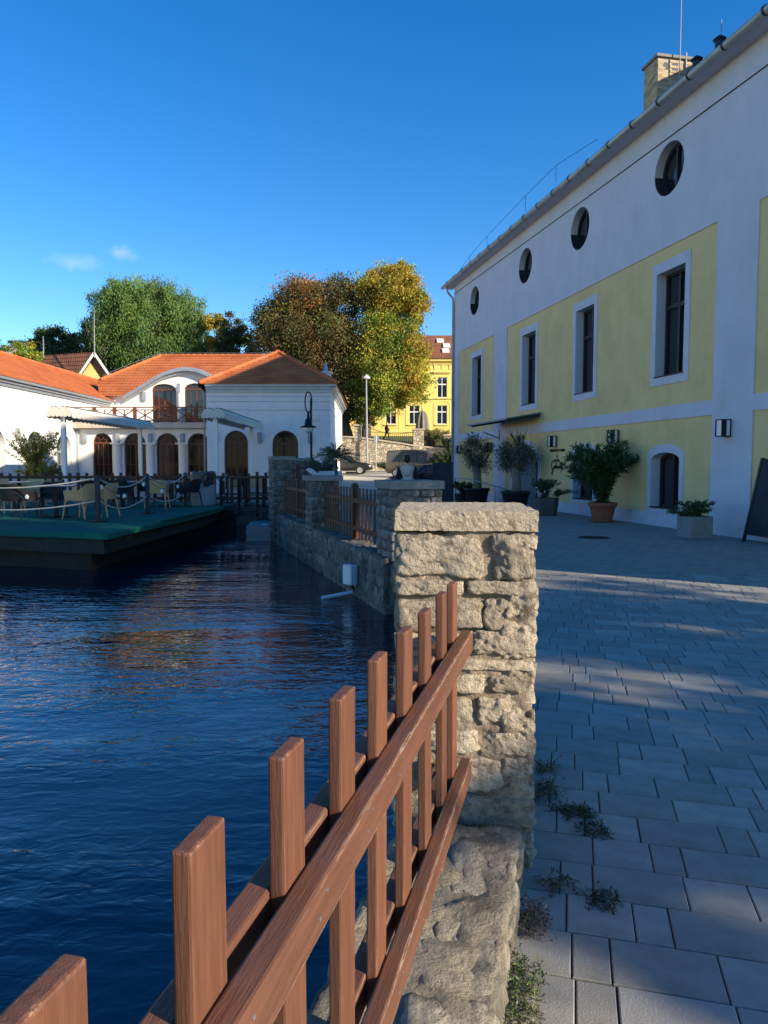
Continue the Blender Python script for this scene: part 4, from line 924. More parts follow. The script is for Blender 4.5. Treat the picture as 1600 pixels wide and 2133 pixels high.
# ------------------------------------------------------------------ awnings on posts
def awning(label, x, y0, y1):
    t = thing('awning', (x, (y0 + y1) / 2, 0), label, 'awning', 'double awnings over the terrace')
    for y in (y0 + .35, y1 - .9):
        b = MB(); b.box(x - .09, x + .09, y - .09, y + .09, 0, 3.55); b.build('post', M['whiteframe'], t, bevel=.01)
    b = MB(); b.beam((x, y0, 3.62), (x, y1, 3.62), .22, .18); b.build('beam', M['whiteframe'], t)
    for sgn in (-1, 1):
        prof = [(0.03, 3.80), (.10, 3.87), (.20, 3.89), (.32, 3.84), (.50, 3.62)]
        b = MB(); n_ = len(prof); vs = [(x + sgn * u, y, z + dz) for dz in (0, .025) for y in (y0, y1) for u, z in prof]
        fs = []
        for i in range(n_ - 1):
            fs += [(i, i + 1, n_ + i + 1, n_ + i), (2 * n_ + i, 3 * n_ + i, 3 * n_ + i + 1, 2 * n_ + i + 1), (i, 2 * n_ + i, 2 * n_ + i + 1, i + 1), (n_ + i, n_ + i + 1, 3 * n_ + i + 1, 3 * n_ + i)]
        b.add(vs, fs); b.build('canopy', M['fabric'], t)
        b = MB(); k = int((y1 - y0) / .12); xx = x + sgn * .50; vs = []; fs = []
        for i in range(k + 1):
            y = y0 + (y1 - y0) * i / k; vs += [(xx, y, 3.63), (xx + sgn * .012, y, 3.44 - .05 * abs(math.sin(i * math.pi / 4)))]
        fs = [(2 * i, 2 * i + 1, 2 * i + 3, 2 * i + 2) for i in range(k)]; b.add(vs, fs); b.build('valance', M['fabric'], t)
        b = MB(); b.tube([(x + sgn * .32, y0, 3.855), (x + sgn * .32, y1, 3.855)], .03, 6); b.build('front_bar', M['anth'], t)
        for y in (y0 + .9, y1 - .9):
            b = MB(); b.beam((x, y, 3.52), (xx, y, 3.6), .04, .05); b.build('arm', M['anth'], t)
    b = MB(); vs = []
    for i in range(19):
        u = -.50 + 1.0 * i / 18; a = abs(u); zt = 3.80 + .09 * math.sin(a / .40 * math.pi) if a < .40 else 3.80 - 1.6 * (a - .40)
        vs += [(x + u, y0 - .012, zt - .02), (x + u, y0 - .012, 3.50 - .06 * abs(math.sin(i * math.pi / 3.0)))]
    b.add(vs, [(2 * i, 2 * i + 1, 2 * i + 3, 2 * i + 2) for i in range(18)]); b.build('end_valance', M['fabric'], t)
    return t
awning('sunlit cream double awning in front of the arched restaurant doors', -13.35, 30.2, 41.0)
awning('shaded cream double awning near the right end of the restaurant', -7.25, 31.2, 41.0)

# ------------------------------------------------------------------ floating deck
dk = [gp(-330, 1093, .25), gp(225, 1115, .22), gp(432, 1066, .25), gp(492, 1047, .25)]
dpoly = [(p[0], p[1]) for p in dk] + [(-5.0, 23.9), (-20, 23.9), (-20, 15.4)]
deck = thing('floating_deck', (-9, 19, WZ), 'floating deck covered in green carpet on the pond', 'deck')
b = MB(); b.prism(dpoly, lambda u, v, d: (u, v, d), .13, .25); b.build('carpet', M['carpet'], deck, bevel=.025)
sh = [(x - .0 + (.12 if x > -15 else 0) * -1, y + .12) for x, y in dpoly]
b = MB(); b.prism(sh, lambda u, v, d: (u, v, d), -.14, .128); b.build('deck_frame', M['deckdark'], deck)
sh2 = [(x - .55, y + .6) if y < 23 else (x, y) for x, y in dpoly]
b = MB(); b.prism(sh2, lambda u, v, d: (u, v, d), -.9, -.142); b.build('pontoon', M['deckdark'], deck)
b = MB(); p_, q_ = Vector(gp(335, 1086, .26)), Vector(gp(437, 1064, .26)); b.tube([p_, p_.lerp(q_, .5) + Vector((0, 0, .012)), q_], [.03, .05, .05], 8); b.build('carpet_fold', M['carpet'], deck)
posts = [gp(-190, 1080, .25), gp(205, 1088, .25), gp(308, 1070, .25), gp(387, 1055, .25), gp(447, 1051, .25), (-5.05, 23.5, .25)]
pl = ['leftmost rope post on the green deck edge', 'dark rope post at the front corner of the green deck', 'second rope post along the green deck edge', 'third rope post along the green deck edge', 'rope post beside the metal waste bin', 'rope post at the footbridge end of the deck']
for p, lb in zip(posts, pl):
    t = thing('rope_post', p, lb, 'post', 'rope posts round the deck')
    b = MB(); b.box(p[0] - .16, p[0] + .16, p[1] - .1, p[1] + .1, .25, .285); b.build('foot', M['black'], t)
    b = MB(); b.box(p[0] - .045, p[0] + .045, p[1] - .045, p[1] + .045, .285, 1.25); b.build('post', M['anth'], t, bevel=.008)
def sag(p, q, z0, dz, n=14): return [(p[0] + (q[0] - p[0]) * i / n, p[1] + (q[1] - p[1]) * i / n, z0 - dz * 4 * (i / n) * (1 - i / n)) for i in range(n + 1)]
rn = ['left of the front corner post', 'between the first and second deck posts', 'between the second and third deck posts', 'in front of the waste bin', 'next to the footbridge']
for i in range(5):
    for z, w_ in ((1.21, 'upper'), (.72, 'lower')):
        b = MB(); pt = sag(posts[i], posts[i + 1], z, .24); b.tube(pt, .017, 7)
        o = b.build('barrier_rope', M['rope'], smooth=True); tag(o, '%s sagging rope %s' % (w_, rn[i]), 'rope', 'ropes round the deck')
b = MB(); ls = []
for i in range(5): ls += sag(posts[i], posts[i + 1], 1.15, .33)[:-1]
ls = [(x - .03, y + .06, z) for x, y, z in ls]
t = thing('string_light', ls[0], 'string of round white bulbs hanging along the deck ropes', 'string light')
b.tube(ls, .006, 5); b.build('wire', M['black'], t)
for i in range(3, len(ls), 6):
    b = MB(); x, y, z = ls[i]; b.lathe([(.008, .03), (.022, .02), (.045, -.02), (.04, -.06), (.012, -.085)], (x, y, z - .04), 10); b.build('bulb', M['bulb'], t, smooth=True)
# waste bin
bc = (gp(425, 1052, .25)[0], 22.3, .25); t = thing('waste_bin', bc, 'grey metal drum bin with black bag on the deck', 'bin')
b = MB(); b.lathe([(.36, 0), (.37, .03), (.37, .95), (.355, .97)], bc, 24); b.build('drum', M['greymetal'], t, smooth=True)
b = MB(); rg = random.Random(3); n_ = 24; prof = [(.375, .66), (.385, .80), (.385, .96), (.37, 1.03), (.3, 1.02), (.28, .9)]
vs = [(bc[0] + (r + rg.uniform(-.012, .015)) * math.cos(2 * math.pi * j / n_), bc[1] + (r + rg.uniform(-.012, .015)) * math.sin(2 * math.pi * j / n_), bc[2] + z + rg.uniform(-.03, .03)) for r, z in prof for j in range(n_)]
b.add(vs, [(i * n_ + j, i * n_ + (j + 1) % n_, (i + 1) * n_ + (j + 1) % n_, (i + 1) * n_ + j) for i in range(len(prof) - 1) for j in range(n_)]); b.build('bin_bag', M['bagplastic'], t)
b = MB(); b.box(bc[0] + .10, bc[0] + .28, bc[1] - .385, bc[1] - .30, bc[2] + .58, bc[2] + .78); b.build('notice', M['black'], t)
# footbridge with dark rails
t = thing('footbridge', (-4.0, 22.0, 0), 'dark metal footbridge joining the deck to the stone pillars', 'footbridge')
q0, q1 = Vector((-4.95, 21.9)), Vector((-2.95, 20.4)); bd = (q1 - q0).normalized(); bn = Vector((-bd.y, bd.x))
b = MB(); b.obox(tuple((q0 + q1) / 2 + bn * .5), bd, (q1 - q0).length / 2, .55, .10, .17); b.build('walkway', M['deckdark'], t)
for off in (0., 1.0):
    for z in (1.12, .62, .22):
        b = MB(); b.beam((*(q0 + bn * off), z), (*(q1 + bn * off), z), .04, .04); b.build('rail', M['black'], t)
    for k in range(4):
        p = q0.lerp(q1, (k + .1) / 3.2) + bn * off; b = MB(); b.obox(tuple(p), bd, .03, .03, .0, 1.14); b.build('post', M['black'], t)

# ------------------------------------------------------------------ chairs and tables
def make_chair(m):
    t = thing('armchair', (0, 0, 0), 'x', 'chair'); b = MB()
    b.prism([(-.26, -.25), (.26, -.25), (.27, .2), (.2, .26), (-.2, .26), (-.27, .2)], lambda u, v, d: (u, v, d), .42, .445); b.build('seat', m, t, bevel=.008)
    path = []; tops = []
    for i in range(25):
        f = i / 24; a = math.pi * (f)       # U from right arm round the back to the left arm
        if f < .22: x, y, z = .29, -.26 + .42 * f / .22, .655
        elif f > .78: x, y, z = -.29, -.26 + .42 * (1 - f) / .22, .655
        else:
            g = (f - .22) / .56; x = .29 * math.cos(math.pi * g) * (1 if True else 1); y = .16 + .16 * math.sin(math.pi * g); z = .655 + .15 * min(1, math.sin(math.pi * g) * 1.5)
        path.append((x, y)); tops.append(z)
    vs = []
    for (x, y), z in zip(path, tops):
        fl = 1.0 + .08 * (z > .7); vs += [(x * .93, y * .93, .43), (x * fl, y + (.06 if z > .7 else 0), z), (x * fl * .94, (y + (.06 if z > .7 else 0)) * .94, z), (x * .88, y * .88, .43)]
    fs = []
    for i in range(24):
        for k in range(4): fs.append((i * 4 + k, i * 4 + (k + 1) % 4, i * 4 + 4 + (k + 1) % 4, i * 4 + 4 + k))
    fs += [(3, 2, 1, 0), (96, 97, 98, 99)]
    b = MB(); b.add(vs, fs); b.build('back_shell', m, t)
    for sx in (-1, 1):
        for sy in (-1, 1):
            b = MB(); b.tube([(sx * .25, sy * .22, .44), (sx * .29, sy * .30, 0)], [.024, .015], 8); b.build('leg', m, t)
    return t
def make_table():
    t = thing('cafe_table', (0, 0, 0), 'x', 'table'); b = MB(); b.box(-.42, .42, -.42, .42, .725, .75); b.build('tabletop', M['tabletop'], t, bevel=.006)
    b = MB(); b.box(-.045, .045, -.045, .045, .03, .725); b.build('pedestal', M['black'], t)
    b = MB(); b.beam((-.33, 0, .02), (.33, 0, .02), .05, .04); b.beam((0, -.33, .021), (0, .33, .021), .05, .04); b.build('foot', M['black'], t)
    return t
CM, CB, TB = make_chair(M['mustard']), make_chair(M['blackplastic']), make_table()
used = set()
def put(proto, x, y, z, rz, label, group):
    o = proto if id(proto) not in used else copy_tree(proto)
    used.add(id(proto)); o.location = (x, y, z); o.rotation_euler.z = R(rz); tag(o, label, None, group); return o
gc, gt = 'chairs on the deck and terrace', 'tables on the deck and terrace'
D_ = .255
put(CB, -8.32, 16.55, D_, 170, 'black plastic armchair at the front left table on the deck', gc)
put(TB, -7.72, 17.15, D_, 8, 'square grey table with black pedestal at the front of the deck', gt)
put(CM, -6.95, 16.75, D_, 255, 'mustard armchair at the right of the front deck table', gc)
put(CM, -6.72, 17.35, D_, 262, 'mustard armchair just behind the one at the front deck table', gc)
put(CB, -8.2, 18.1, D_, 20, 'black armchair on the far side of the front deck table', gc)
put(CM, -9.6, 18.6, D_, 60, 'mustard armchair at the far left of the deck behind the black chair', gc)
put(CM, -6.45, 20.75, D_, 185, 'single mustard armchair seen from behind near the bin', gc)
put(TB, -6.35, 21.6, D_, 0, 'dark table beyond the single mustard armchair', gt)
put(CB, -5.75, 21.4, D_, 250, 'black armchair left of the waste bin', gc)
put(TB, -7.6, 21.2, D_, 0, 'dark table in the middle of the deck', gt)
put(CB, -8.15, 20.6, D_, 160, 'black armchair at the left of the middle deck table', gc)
put(CB, -7.35, 20.35, D_, 185, 'black armchair seen from behind at the middle deck table', gc)
put(CB, -7.9, 22.1, D_, 10, 'black armchair at the back of the middle deck table', gc)
put(CB, -7.1, 22.2, D_, -15, 'black armchair next to the terrace fence in mid deck', gc)
put(TB, -10.3, 20.6, D_, 5, 'sunlit table at the left of the deck', gt)
put(CM, -10.9, 19.9, D_, 150, 'mustard armchair at the near side of the left deck table', gc)
put(CB, -9.6, 21.0, D_, -60, 'black armchair between the left and middle deck tables', gc)
put(CM, -10.4, 21.6, D_, 10, 'mustard armchair at the back of the left deck table', gc)
put(CM, -11.6, 22.6, D_, 80, 'mustard armchair in the back left corner of the deck', gc)
put(TB, -12.2, 21.6, D_, 0, 'table by the left edge of the picture on the deck', gt)
tp = [(250, 985, 26.0), (300, 985, 27.5), (345, 985, 26), (395, 988, 27), (485, 988, 28), (532, 988, 26.5), (60, 990, 26), (110, 990, 27)]
for i, (px, py, yy) in enumerate(tp):
    x = yp(px, py, yy)[0]; put(CM, x, yy, 0.25, [180, 200, 90, 170, 120, 185, 200, 150][i], ['mustard terrace chair behind the fence below the second restaurant arch', 'mustard terrace chair behind the fence left of the third arch', 'mustard terrace chair turned sideways below the third arch', 'mustard terrace chair behind the fence left of the bin', 'mustard terrace chair turned sideways under the shaded awning', 'mustard terrace chair behind the fence near the footbridge', 'sunlit mustard terrace chair beside the left bush', 'sunlit mustard terrace chair right of the left bush'][i], gc)
for i, (px, yy) in enumerate([(275, 26.8), (420, 27.8), (508, 27.2), (85, 27)]):
    x = yp(px, 985, yy)[0]; put(TB, x, yy, .25, 0, ['terrace table behind the fence below the second and third arches', 'terrace table behind the waste bin', 'terrace table under the shaded awning', 'sunlit terrace table behind the left bush'][i], gt)
# raised timber floor of the terrace the furniture stands on
b = MB(); b.box(-24, -3.3, 24.36, 40.5, .0, .25); tag(b.build('terrace_floor', M['terrace']), kind='structure')
# red garment on a chair behind the fence
b = noisy_box(yp(267, 978, 24.6)[:2], (1, 0), .16, .12, .55, 1.12, .03, .03, 8, 4); tag(b.build('red_coat', M['redcloth'], smooth=True), 'small red garment hanging behind the terrace fence', 'coat')
# black street lamp with a hoop
lx, ly = -2.98, 30.0; t = thing('street_lamp', (lx, ly, 0), 'black street lamp with hoop and hanging globe in front of the white wall', 'street lamp')
b = MB(); b.lathe([(.10, 0), (.10, .8), (.07, .85), (.06, 1.7), (.08, 1.75), (.05, 1.8), (.045, 4.0), (.03, 4.2)], (lx, ly, 0), 12); b.build('post', M['black'], t, smooth=True)
b = MB(); b.tube([(lx - .10 + .14 * math.cos(a), ly - .02, 4.02 + .42 * math.sin(a)) for a in [2 * math.pi * i / 24 for i in range(25)]], .028, 6, cap=False); b.build('hoop', M['black'], t)
b = MB(); b.lathe([(.04, .62), (.06, .35), (.13, .28), (.16, .06), (.34, .0), (.33, -.03)], (lx - .10, ly - .14, 3.02), 16); b.build('lamp_hood', M['black'], t, smooth=True)
b = MB(); b.lathe([(.23, 0), (.22, -.10), (.15, -.19), (.02, -.23)], (lx - .10, ly - .14, 3.0), 16); b.build('globe', M['lampglass'], t, smooth=True)
# flood lights on the pond wall
for (px, py), lb in (((745, 1196), 'white square flood light on the wall near the large pillar'), ((562, 1103), 'white flood light on the wall below the tall pillar')):
    w_ = Vector((0, 9.62)); r_ = (px - 800) / FPX; yy = (9.62 * .3102) / (r_ + .3102) if True else 0
    c = Vector((r_ * yy, yy)); z = yp(px, py, yy)[2]; t = thing('flood_light', (c.x - .1, c.y - .05, z), lb, 'flood light', 'flood lights on the pond wall')
    c = c - nBD * .12; f_ = (Vector((-.75, -.66))); s_ = .105
    b = MB(); b.obox(tuple(c), f_, .06, s_, z - .15, z + .15); b.build('housing', M['flood'], t, bevel=.012)
    b = MB(); b.obox(tuple(c + f_ * .063), f_, .006, s_ - .018, z - .13, z + .13); b.build('lens', M['lampglass'], t)
    b = MB(); b.tube([(c.x, c.y, z - .15), (c.x + .06, c.y + .02, z - .22), (c.x + .03, c.y, z - .27)], .022, 6); b.build('cable', M['black'], t)
    b = MB(); b.tube([(c.x + .04, c.y, z - .265), (c.x - .42, c.y - .12, max(z - .335, WZ + .005))], .028, 8); b.build('pipe', M['flood'], t)
# ================================================================== BACKGROUND HOUSES
def simple_window(t, fn, u0, u1, z0, z1, fm='whiteframe', panes=True, depth=.12):
    b = MB(); e = .06; b.sheet(rect(u0, u1, z0, z1), [rect(u0 + e, (u0 + u1) / 2 - e * .6, z0 + e, z0 + (z1 - z0) * .62), rect((u0 + u1) / 2 + e * .6, u1 - e, z0 + e, z0 + (z1 - z0) * .62), rect(u0 + e, (u0 + u1) / 2 - e * .6, z0 + (z1 - z0) * .68, z1 - e), rect((u0 + u1) / 2 + e * .6, u1 - e, z0 + (z1 - z0) * .68, z1 - e)], fn, depth - .05, reveal=depth)
    o = b.build('window', M[fm], t); b = MB(); b.sheet(rect(u0, u1, z0, z1), [], fn, depth); b.build('pane', M['glass'], o)
    b = MB(); b.prism(rect(u0 - .15, u1 + .15, z0 - .14, z0 - .02), fn, -.14, .0); b.build('sill', M['yellow3'], o)
    return o
YH = 78.0; fn = FR(YH); yh = thing('yellow_house', (4, YH + 5, 4), 'tall yellow two storey house with brown roof behind the maple trees', 'building')
x0, x1 = -9.0, 16.0
wins = []
for i in range(5):
    xc = 6.2 - 5.05 * i / 1.0 + (5.05 if i == 0 else 0) * 0
lowx = [6.15, .75 + 2.45, .72, -2.2, -5.2, 9.2, 12.2]; hol = []
for xc in lowx: hol.append(rect(xc - .55, xc + .55, 5.75, 7.75)); hol.append(rect(xc - .52, xc + .52, 8.55, 10.7))
b = MB(); b.sheet(rect(x0, x1, 3.6, 12.65), hol, fn, 0, reveal=.12); b.add([(x0, YH, 3.6), (x0, YH + 11, 3.6), (x0, YH + 11, 12.65), (x0, YH, 12.65), (x1, YH, 3.6), (x1, YH + 11, 3.6), (x1, YH + 11, 12.65), (x1, YH, 12.65)], [(0, 1, 2, 3), (4, 5, 6, 7)]); b.build('wall', M['yellow2'], yh)
for xc in lowx:
    simple_window(yh, fn, xc - .55, xc + .55, 5.75, 7.75); o = simple_window(yh, fn, xc - .52, xc + .52, 8.55, 10.7)
    b = MB(); b.prism(rect(xc - .95, xc + .95, 11.15, 11.3), fn, -.22, 0); b.prism(rect(xc - .85, xc + .85, 11.05, 11.15), fn, -.12, 0); b.build('window_hood', M['yellow3'], o)
    b = MB(); b.sheet(archpoly(xc - .9, xc + .9, 5.3, 8.25, .5), [archpoly(xc - .82, xc + .82, 5.3, 8.17, .46)], fn, -.03, reveal=0, rim=0); b.build('arch_moulding', M['yellow3'], yh)
for z, h, p in ((8.4, .10, .10), (12.35, .3, .35), (4.9, .12, .06), (12.0, .1, .12)):
    b = MB(); b.prism(rect(x0 - .1, x1 + .1, z, z + h), fn, -p, -.002); b.build('moulding', M['yellow3'], yh)
for xc in (4.6, 5.4, 6.2, 7.0, 7.8):
    b = MB(); b.prism(rect(xc - .12, xc + .12, 11.5, 11.95), fn, -.06, -.003); b.build('bracket', M['yellow3'], yh)
r_ = tiled_roof('roof', [[(x0 - .5, YH - .5, 12.6), (x1 + .5, YH - .5, 12.6), (x1 + .5, YH + 5, 15.9), (x0 - .5, YH + 5, 15.9)], [(x0 - .5, YH + 11.5, 12.6), (x1 + .5, YH + 11.5, 12.6), (x1 + .5, YH + 5, 15.9), (x0 - .5, YH + 5, 15.9)]], M['tile_old'], yh, .4, .04)
for xx, k in ((6.2, .72), (6.8, .5), (6.6, .28)):
    c = (xx, YH - .5 + 5.5 * k, 12.6 + 3.3 * k + .12); b = MB(); b.hexa([(c[0] + a * .38, c[1] + e * .4, c[2] + e * .24 + h) for h in (-.05, .06) for a, e in ((-1, -1), (1, -1), (1, 1), (-1, 1))]); b.build('roof_window', M['whiteframe'], r_)
# small house with yellow gable
sg = [yp(168, 785, 66), yp(200, 738, 66), yp(232, 785, 66)]
sh_ = thing('gabled_house', (-30, 70, 3), 'small house with yellow gable and brown tiled roof behind the restaurant', 'building')
gx0, gx1, gxc, gz0, gz1, gy = sg[0][0], sg[2][0], sg[1][0], sg[0][2], sg[1][2], 66.0
b = MB(); b.add([(gx0, gy, 2), (gx1, gy, 2), (gx1, gy, gz0), (gxc, gy, gz1), (gx0, gy, gz0)], [(0, 1, 2, 3, 4)]); b.add([(gx0, gy, 2), (gx0 - 14, gy + 9, 2), (gx0 - 14, gy + 9, gz0), (gx0, gy, gz0)], [(0, 1, 2, 3)]); b.build('wall', M['yellow3'], sh_)
dv = Vector((-14, 5, 0)); e = Vector
tiled_roof('roof', [[(gx0 - .3, gy - .4, gz0 - .4), (gxc, gy - .4, gz1 + .12), tuple(e((gxc, gy - .4, gz1 + .12)) + dv), tuple(e((gx0 - .3, gy - .4, gz0 - .4)) + dv)], [(gx1 + .3, gy - .4, gz0 - .4), (gxc, gy - .4, gz1 + .12), tuple(e((gxc, gy - .4, gz1 + .12)) + dv), tuple(e((gx1 + .3, gy - .4, gz0 - .4)) + dv)]], M['tile_old'], sh_, .36, .04)
b = MB(); b.beam((gx0 - .2, gy - .42, gz0 - .25), (gxc, gy - .42, gz1 + .05), .08, .2); b.beam((gx1 + .2, gy - .42, gz0 - .25), (gxc, gy - .42, gz1 + .05), .08, .2); b.build('verge_board', M['whiteframe'], sh_)
for px, py0, py1, yy, lb in ((197, 640, 745, 64, 'tall thin antenna mast above the yellow gable'), (91, 700, 745, 66, 'short antenna pole on the brown roof ridge')):
    p, q = yp(px, py1, yy), yp(px - 1, py0, yy); b = MB(); b.tube([p, q], [.05, .025], 6)
    for f in (.45, .62, .8): m_ = Vector(p).lerp(Vector(q), f); b.beam(m_ - Vector((.3 * (1 - f) + .05, 0, 0)), m_ + Vector((.3 * (1 - f) + .05, 0, 0)), .02, .02)
    tag(b.build('antenna_mast', M['greymetal']), lb, 'antenna')
c0 = yp(40, 745, 70); t = thing('distant_chimney', c0, 'pale chimney rising over the left restaurant roof', 'chimney')
b = MB(); b.box(c0[0] - .55, c0[0] + .55, 69.5, 70.5, c0[2] - 4, c0[2] + 1.3); b.build('stack', M['brickmortar'], t); b = MB(); b.box(c0[0] - .7, c0[0] + .7, 69.3, 70.7, c0[2] + 1.3, c0[2] + 1.5); b.build('cap', M['anth'], t)

# ------------------------------------------------------------------ retaining wall with iron fence
rw = thing('retaining_wall', (2, 62.2, 1), 'pale rubble retaining wall below the yellow house', 'wall')
tp_ = [(-30, 4.2), (-6, 3.85), (-2.2, 3.72), (1.2, 3.25), (3.0, 2.95), (9, 2.4), (16, 2.2)]
b = MB(); b.prism([(16, .8), (-30, .8)] + tp_, lambda u, v, d: (u, 62.0 + d, v), 0, .5); b.build('stonework', M['rubble'], rw)
b = MB()
for (xa, za), (xb, zb_) in zip(tp_[:-1], tp_[1:]): b.beam((xa, 62.2, za + .06), (xb, 62.2, zb_ + .06), .62, .12)
b.build('coping', M['cap'], rw)
for (px, ptop, pbot, wpx, lb) in ((745, 884, 912, 16, 'rubble gate pillar above the dark saloon car'), (872, 893, 930, 22, 'stone pillar with white side below the closed parasol'), (936, 905, 940, 22, 'stone pillar partly covered by ivy at the hotel corner')):
    p = yp(px, ptop, 61.9); q = yp(px, pbot, 61.9); hw = wpx / 2 / FPX * 61.9; t = thing('wall_pillar', (p[0], 62.2, q[2]), lb, 'pillar', 'pillars on the retaining wall')
    b = MB(); b.box(p[0] - hw, p[0] + hw, 61.9, 62.7, q[2] - .3, p[2] - .12); b.build('shaft', M['rubble'], t); b = MB(); b.box(p[0] - hw - .08, p[0] + hw + .08, 61.8, 62.8, p[2] - .12, p[2]); b.build('cap', M['cap'], t, bevel=.02)
def iron(label, a, c, za, zc, h, n):
    t = thing('iron_fence', ((a + c) / 2, 62.25, za), label, 'fence', 'iron fences on the retaining wall')
    b = MB(); m_ = 14; b.tube([(a + (c - a) * i / m_, 62.25, za + (zc - za) * i / m_ + h - .45 * math.sin(math.pi * i / m_)) for i in range(m_ + 1)], .03, 6); b.beam((a, 62.25, za + .15), (c, 62.25, zc + .15), .04, .05); b.build('rail', M['black'], t)
    for i in range(n):
        f = (i + .5) / n; x = a + (c - a) * f; z = za + (zc - za) * f; b = MB(); b.box(x - .016, x + .016, 62.235, 62.265, z + .02, z + h - .45 * math.sin(math.pi * f)); b.build('bar', M['black'], t)
iron('black iron fence dipping between the gate pillar and the parasol pillar', -1.85, 2.5, 3.75, 3.1, 1.15, 26)
iron('black iron fence below the parasol beside the hotel corner', 3.4, 5.2, 3.0, 2.8, 1.2, 13)
iron('short black iron fence left of the rubble gate pillar', -6, -2.6, 3.9, 3.8, 1.0, 18)
p = yp(879, 905, 66); q = yp(880, 855, 66); t = thing('closed_parasol', (q[0], 66, 3.4), 'closed taupe parasol standing before the yellow house', 'parasol')
b = MB(); n_ = 16; prof = [(.02, 1.0), (.25, .93), (.42, .75), (.52, .4), (.55, .05), (.5, 0)]; hh = q[2] - p[2] - .2
b.add([(q[0] + r * (1 + .13 * (-1) ** j) * math.cos(2 * math.pi * j / n_), 66 + r * (1 + .13 * (-1) ** j) * math.sin(2 * math.pi * j / n_), p[2] + .2 + z * hh) for r, z in prof for j in range(n_)], [(i * n_ + j, i * n_ + (j + 1) % n_, (i + 1) * n_ + (j + 1) % n_, (i + 1) * n_ + j) for i in range(len(prof) - 1) for j in range(n_)]); b.build('cloth', M['parasol'], t)
b = MB(); b.tube([(q[0], 66, 3.2), (q[0], 66, q[2] + .2)], .05, 8); b.build('pole', M['greymetal'], t)
# street light, sign post
a_, c_ = yp(765, 910, 61.5), yp(763, 790, 61.5); t = thing('street_light', (a_[0], 61.5, 1.2), 'tall slender grey street light in front of the maples', 'street light')
b = MB(); b.tube([(a_[0], 61.5, 1.0), c_], [.11, .06], 10); b.build('pole', M['greymetal'], t); b = MB(); b.lathe([(.05, 0), (.30, .05), (.33, .15), (.1, .35), (.02, .4)], (c_[0], 61.5, c_[2]), 12); b.build('lamp_head', M['lampglass'], t, smooth=True)
a_, c_ = yp(783, 970, 58), yp(784, 907, 58); t = thing('road_sign', a_, 'pale metal road sign on a post seen from behind above the cars', 'sign')
b = MB(); b.tube([(a_[0], 58, .8), (c_[0], 58, c_[2])], .045, 8); b.build('post', M['steel'], t); b = MB(); b.box(c_[0] - .2, c_[0] + .2, 57.97, 57.99, c_[2] - .45, c_[2]); b.build('plate', M['steel'], t)

# ================================================================== TREES
def tree(name, label, base, trunk_r, lobes, nleaf, Lw, pal, seed, hang=0., clump=.16, group=None, bark='bark', gaps=.0):
    """lobes: (x,y,z,rx,ry,rz,palette index)"""
    rg = random.Random(seed); nr = np.random.default_rng(seed); t = thing(name, base, label, 'tree', group)
    B = Vector(base); cx = sum(l[0] for l in lobes) / len(lobes); cy = sum(l[1] for l in lobes) / len(lobes); zm = min(l[2] - l[5] for l in lobes); zt = max(l[2] for l in lobes)
    fork = Vector((B.x * .8 + cx * .2, B.y * .8 + cy * .2, max(B.z + 1.5, zm + (zt - zm) * .12)))
    b = MB(); b.tube([B - Vector((0, 0, .3)), B.lerp(fork, .5) + Vector((rg.uniform(-.1, .1), 0, 0)), fork], [trunk_r * 1.35, trunk_r, trunk_r * .85], 12)
    tips = []
    for l in lobes:
        c = Vector(l[:3]); m_ = fork.lerp(c, .5) + Vector((rg.uniform(-.4, .4), rg.uniform(-.4, .4), -.3)); b.tube([fork - Vector((0, 0, .1)), m_, c], [trunk_r * .55, trunk_r * .32, trunk_r * .12], 8)
        for k in range(5):
            v = Vector((rg.gauss(0, 1), rg.gauss(0, 1), rg.gauss(.3, 1))).normalized(); b.tube([m_.lerp(c, rg.uniform(0, .9)), c + Vector((v.x * l[3], v.y * l[4], v.z * l[5])) * .8], [trunk_r * .13, trunk_r * .04], 5)
    b.build('trunk', M[bark], t, smooth=True)
    vol = [l[3] * l[4] * l[5] for l in lobes]; tot = sum(v ** .75 for v in vol); P = []; Cc = []; T = []
    for l, v in zip(lobes, vol):
        nl = int(nleaf * v ** .75 / tot); ncl = max(10, int(nl / 140)); rad = np.array(l[3:6])
        dirs = nr.normal(size=(ncl, 3)); dirs /= np.linalg.norm(dirs, axis=1, keepdims=True); rr = nr.uniform(.25, 1.0, (ncl, 1)) ** .5
        cc = np.array(l[:3]) + dirs * rr * rad; ccol = np.array(pal[l[6]])[nr.integers(0, len(pal[l[6]]), ncl)] * nr.uniform(.65, 1.3, (ncl, 1))
        alt = [m_[6] for m_ in lobes if m_[6] != 1] + [3]; sw = nr.random(ncl) < .32; ccol[sw] = np.array([pal[alt[nr.integers(0, len(alt))]][nr.integers(0, 3)] for _ in range(int(sw.sum()))]).reshape(-1, 3) * nr.uniform(.7, 1.2, (int(sw.sum()), 1))
        k = nr.integers(0, ncl, nl); cr = clump * (l[3] * l[4] * l[5]) ** (1 / 3) * nr.uniform(.6, 1.35, ncl)
        off = nr.normal(size=(nl, 3)) * np.array([1, 1, .7]) * cr[k][:, None]
        if hang: off[:, 2] = off[:, 2] * .8 - np.abs(nr.normal(size=nl)) * hang; off[:, :2] *= .75
        P.append(cc[k] + off); Cc.append(ccol[k]); tt = nr.normal(size=(nl, 3))
        if hang: tt[:, 2] = tt[:, 2] * .5 - 2.0
        T.append(tt)
    P = np.concatenate(P); Cc = np.concatenate(Cc); T = np.concatenate(T)
    leaves('crown', P, T, Lw, jitter(Cc, len(P), nr, .2, .06), t, M['leaf'], seed=seed); return t
def lobe(px, py, y, rx, ry, rz, p): a = yp(px, py, y); return (a[0], y, a[2], rx, ry, rz, p)
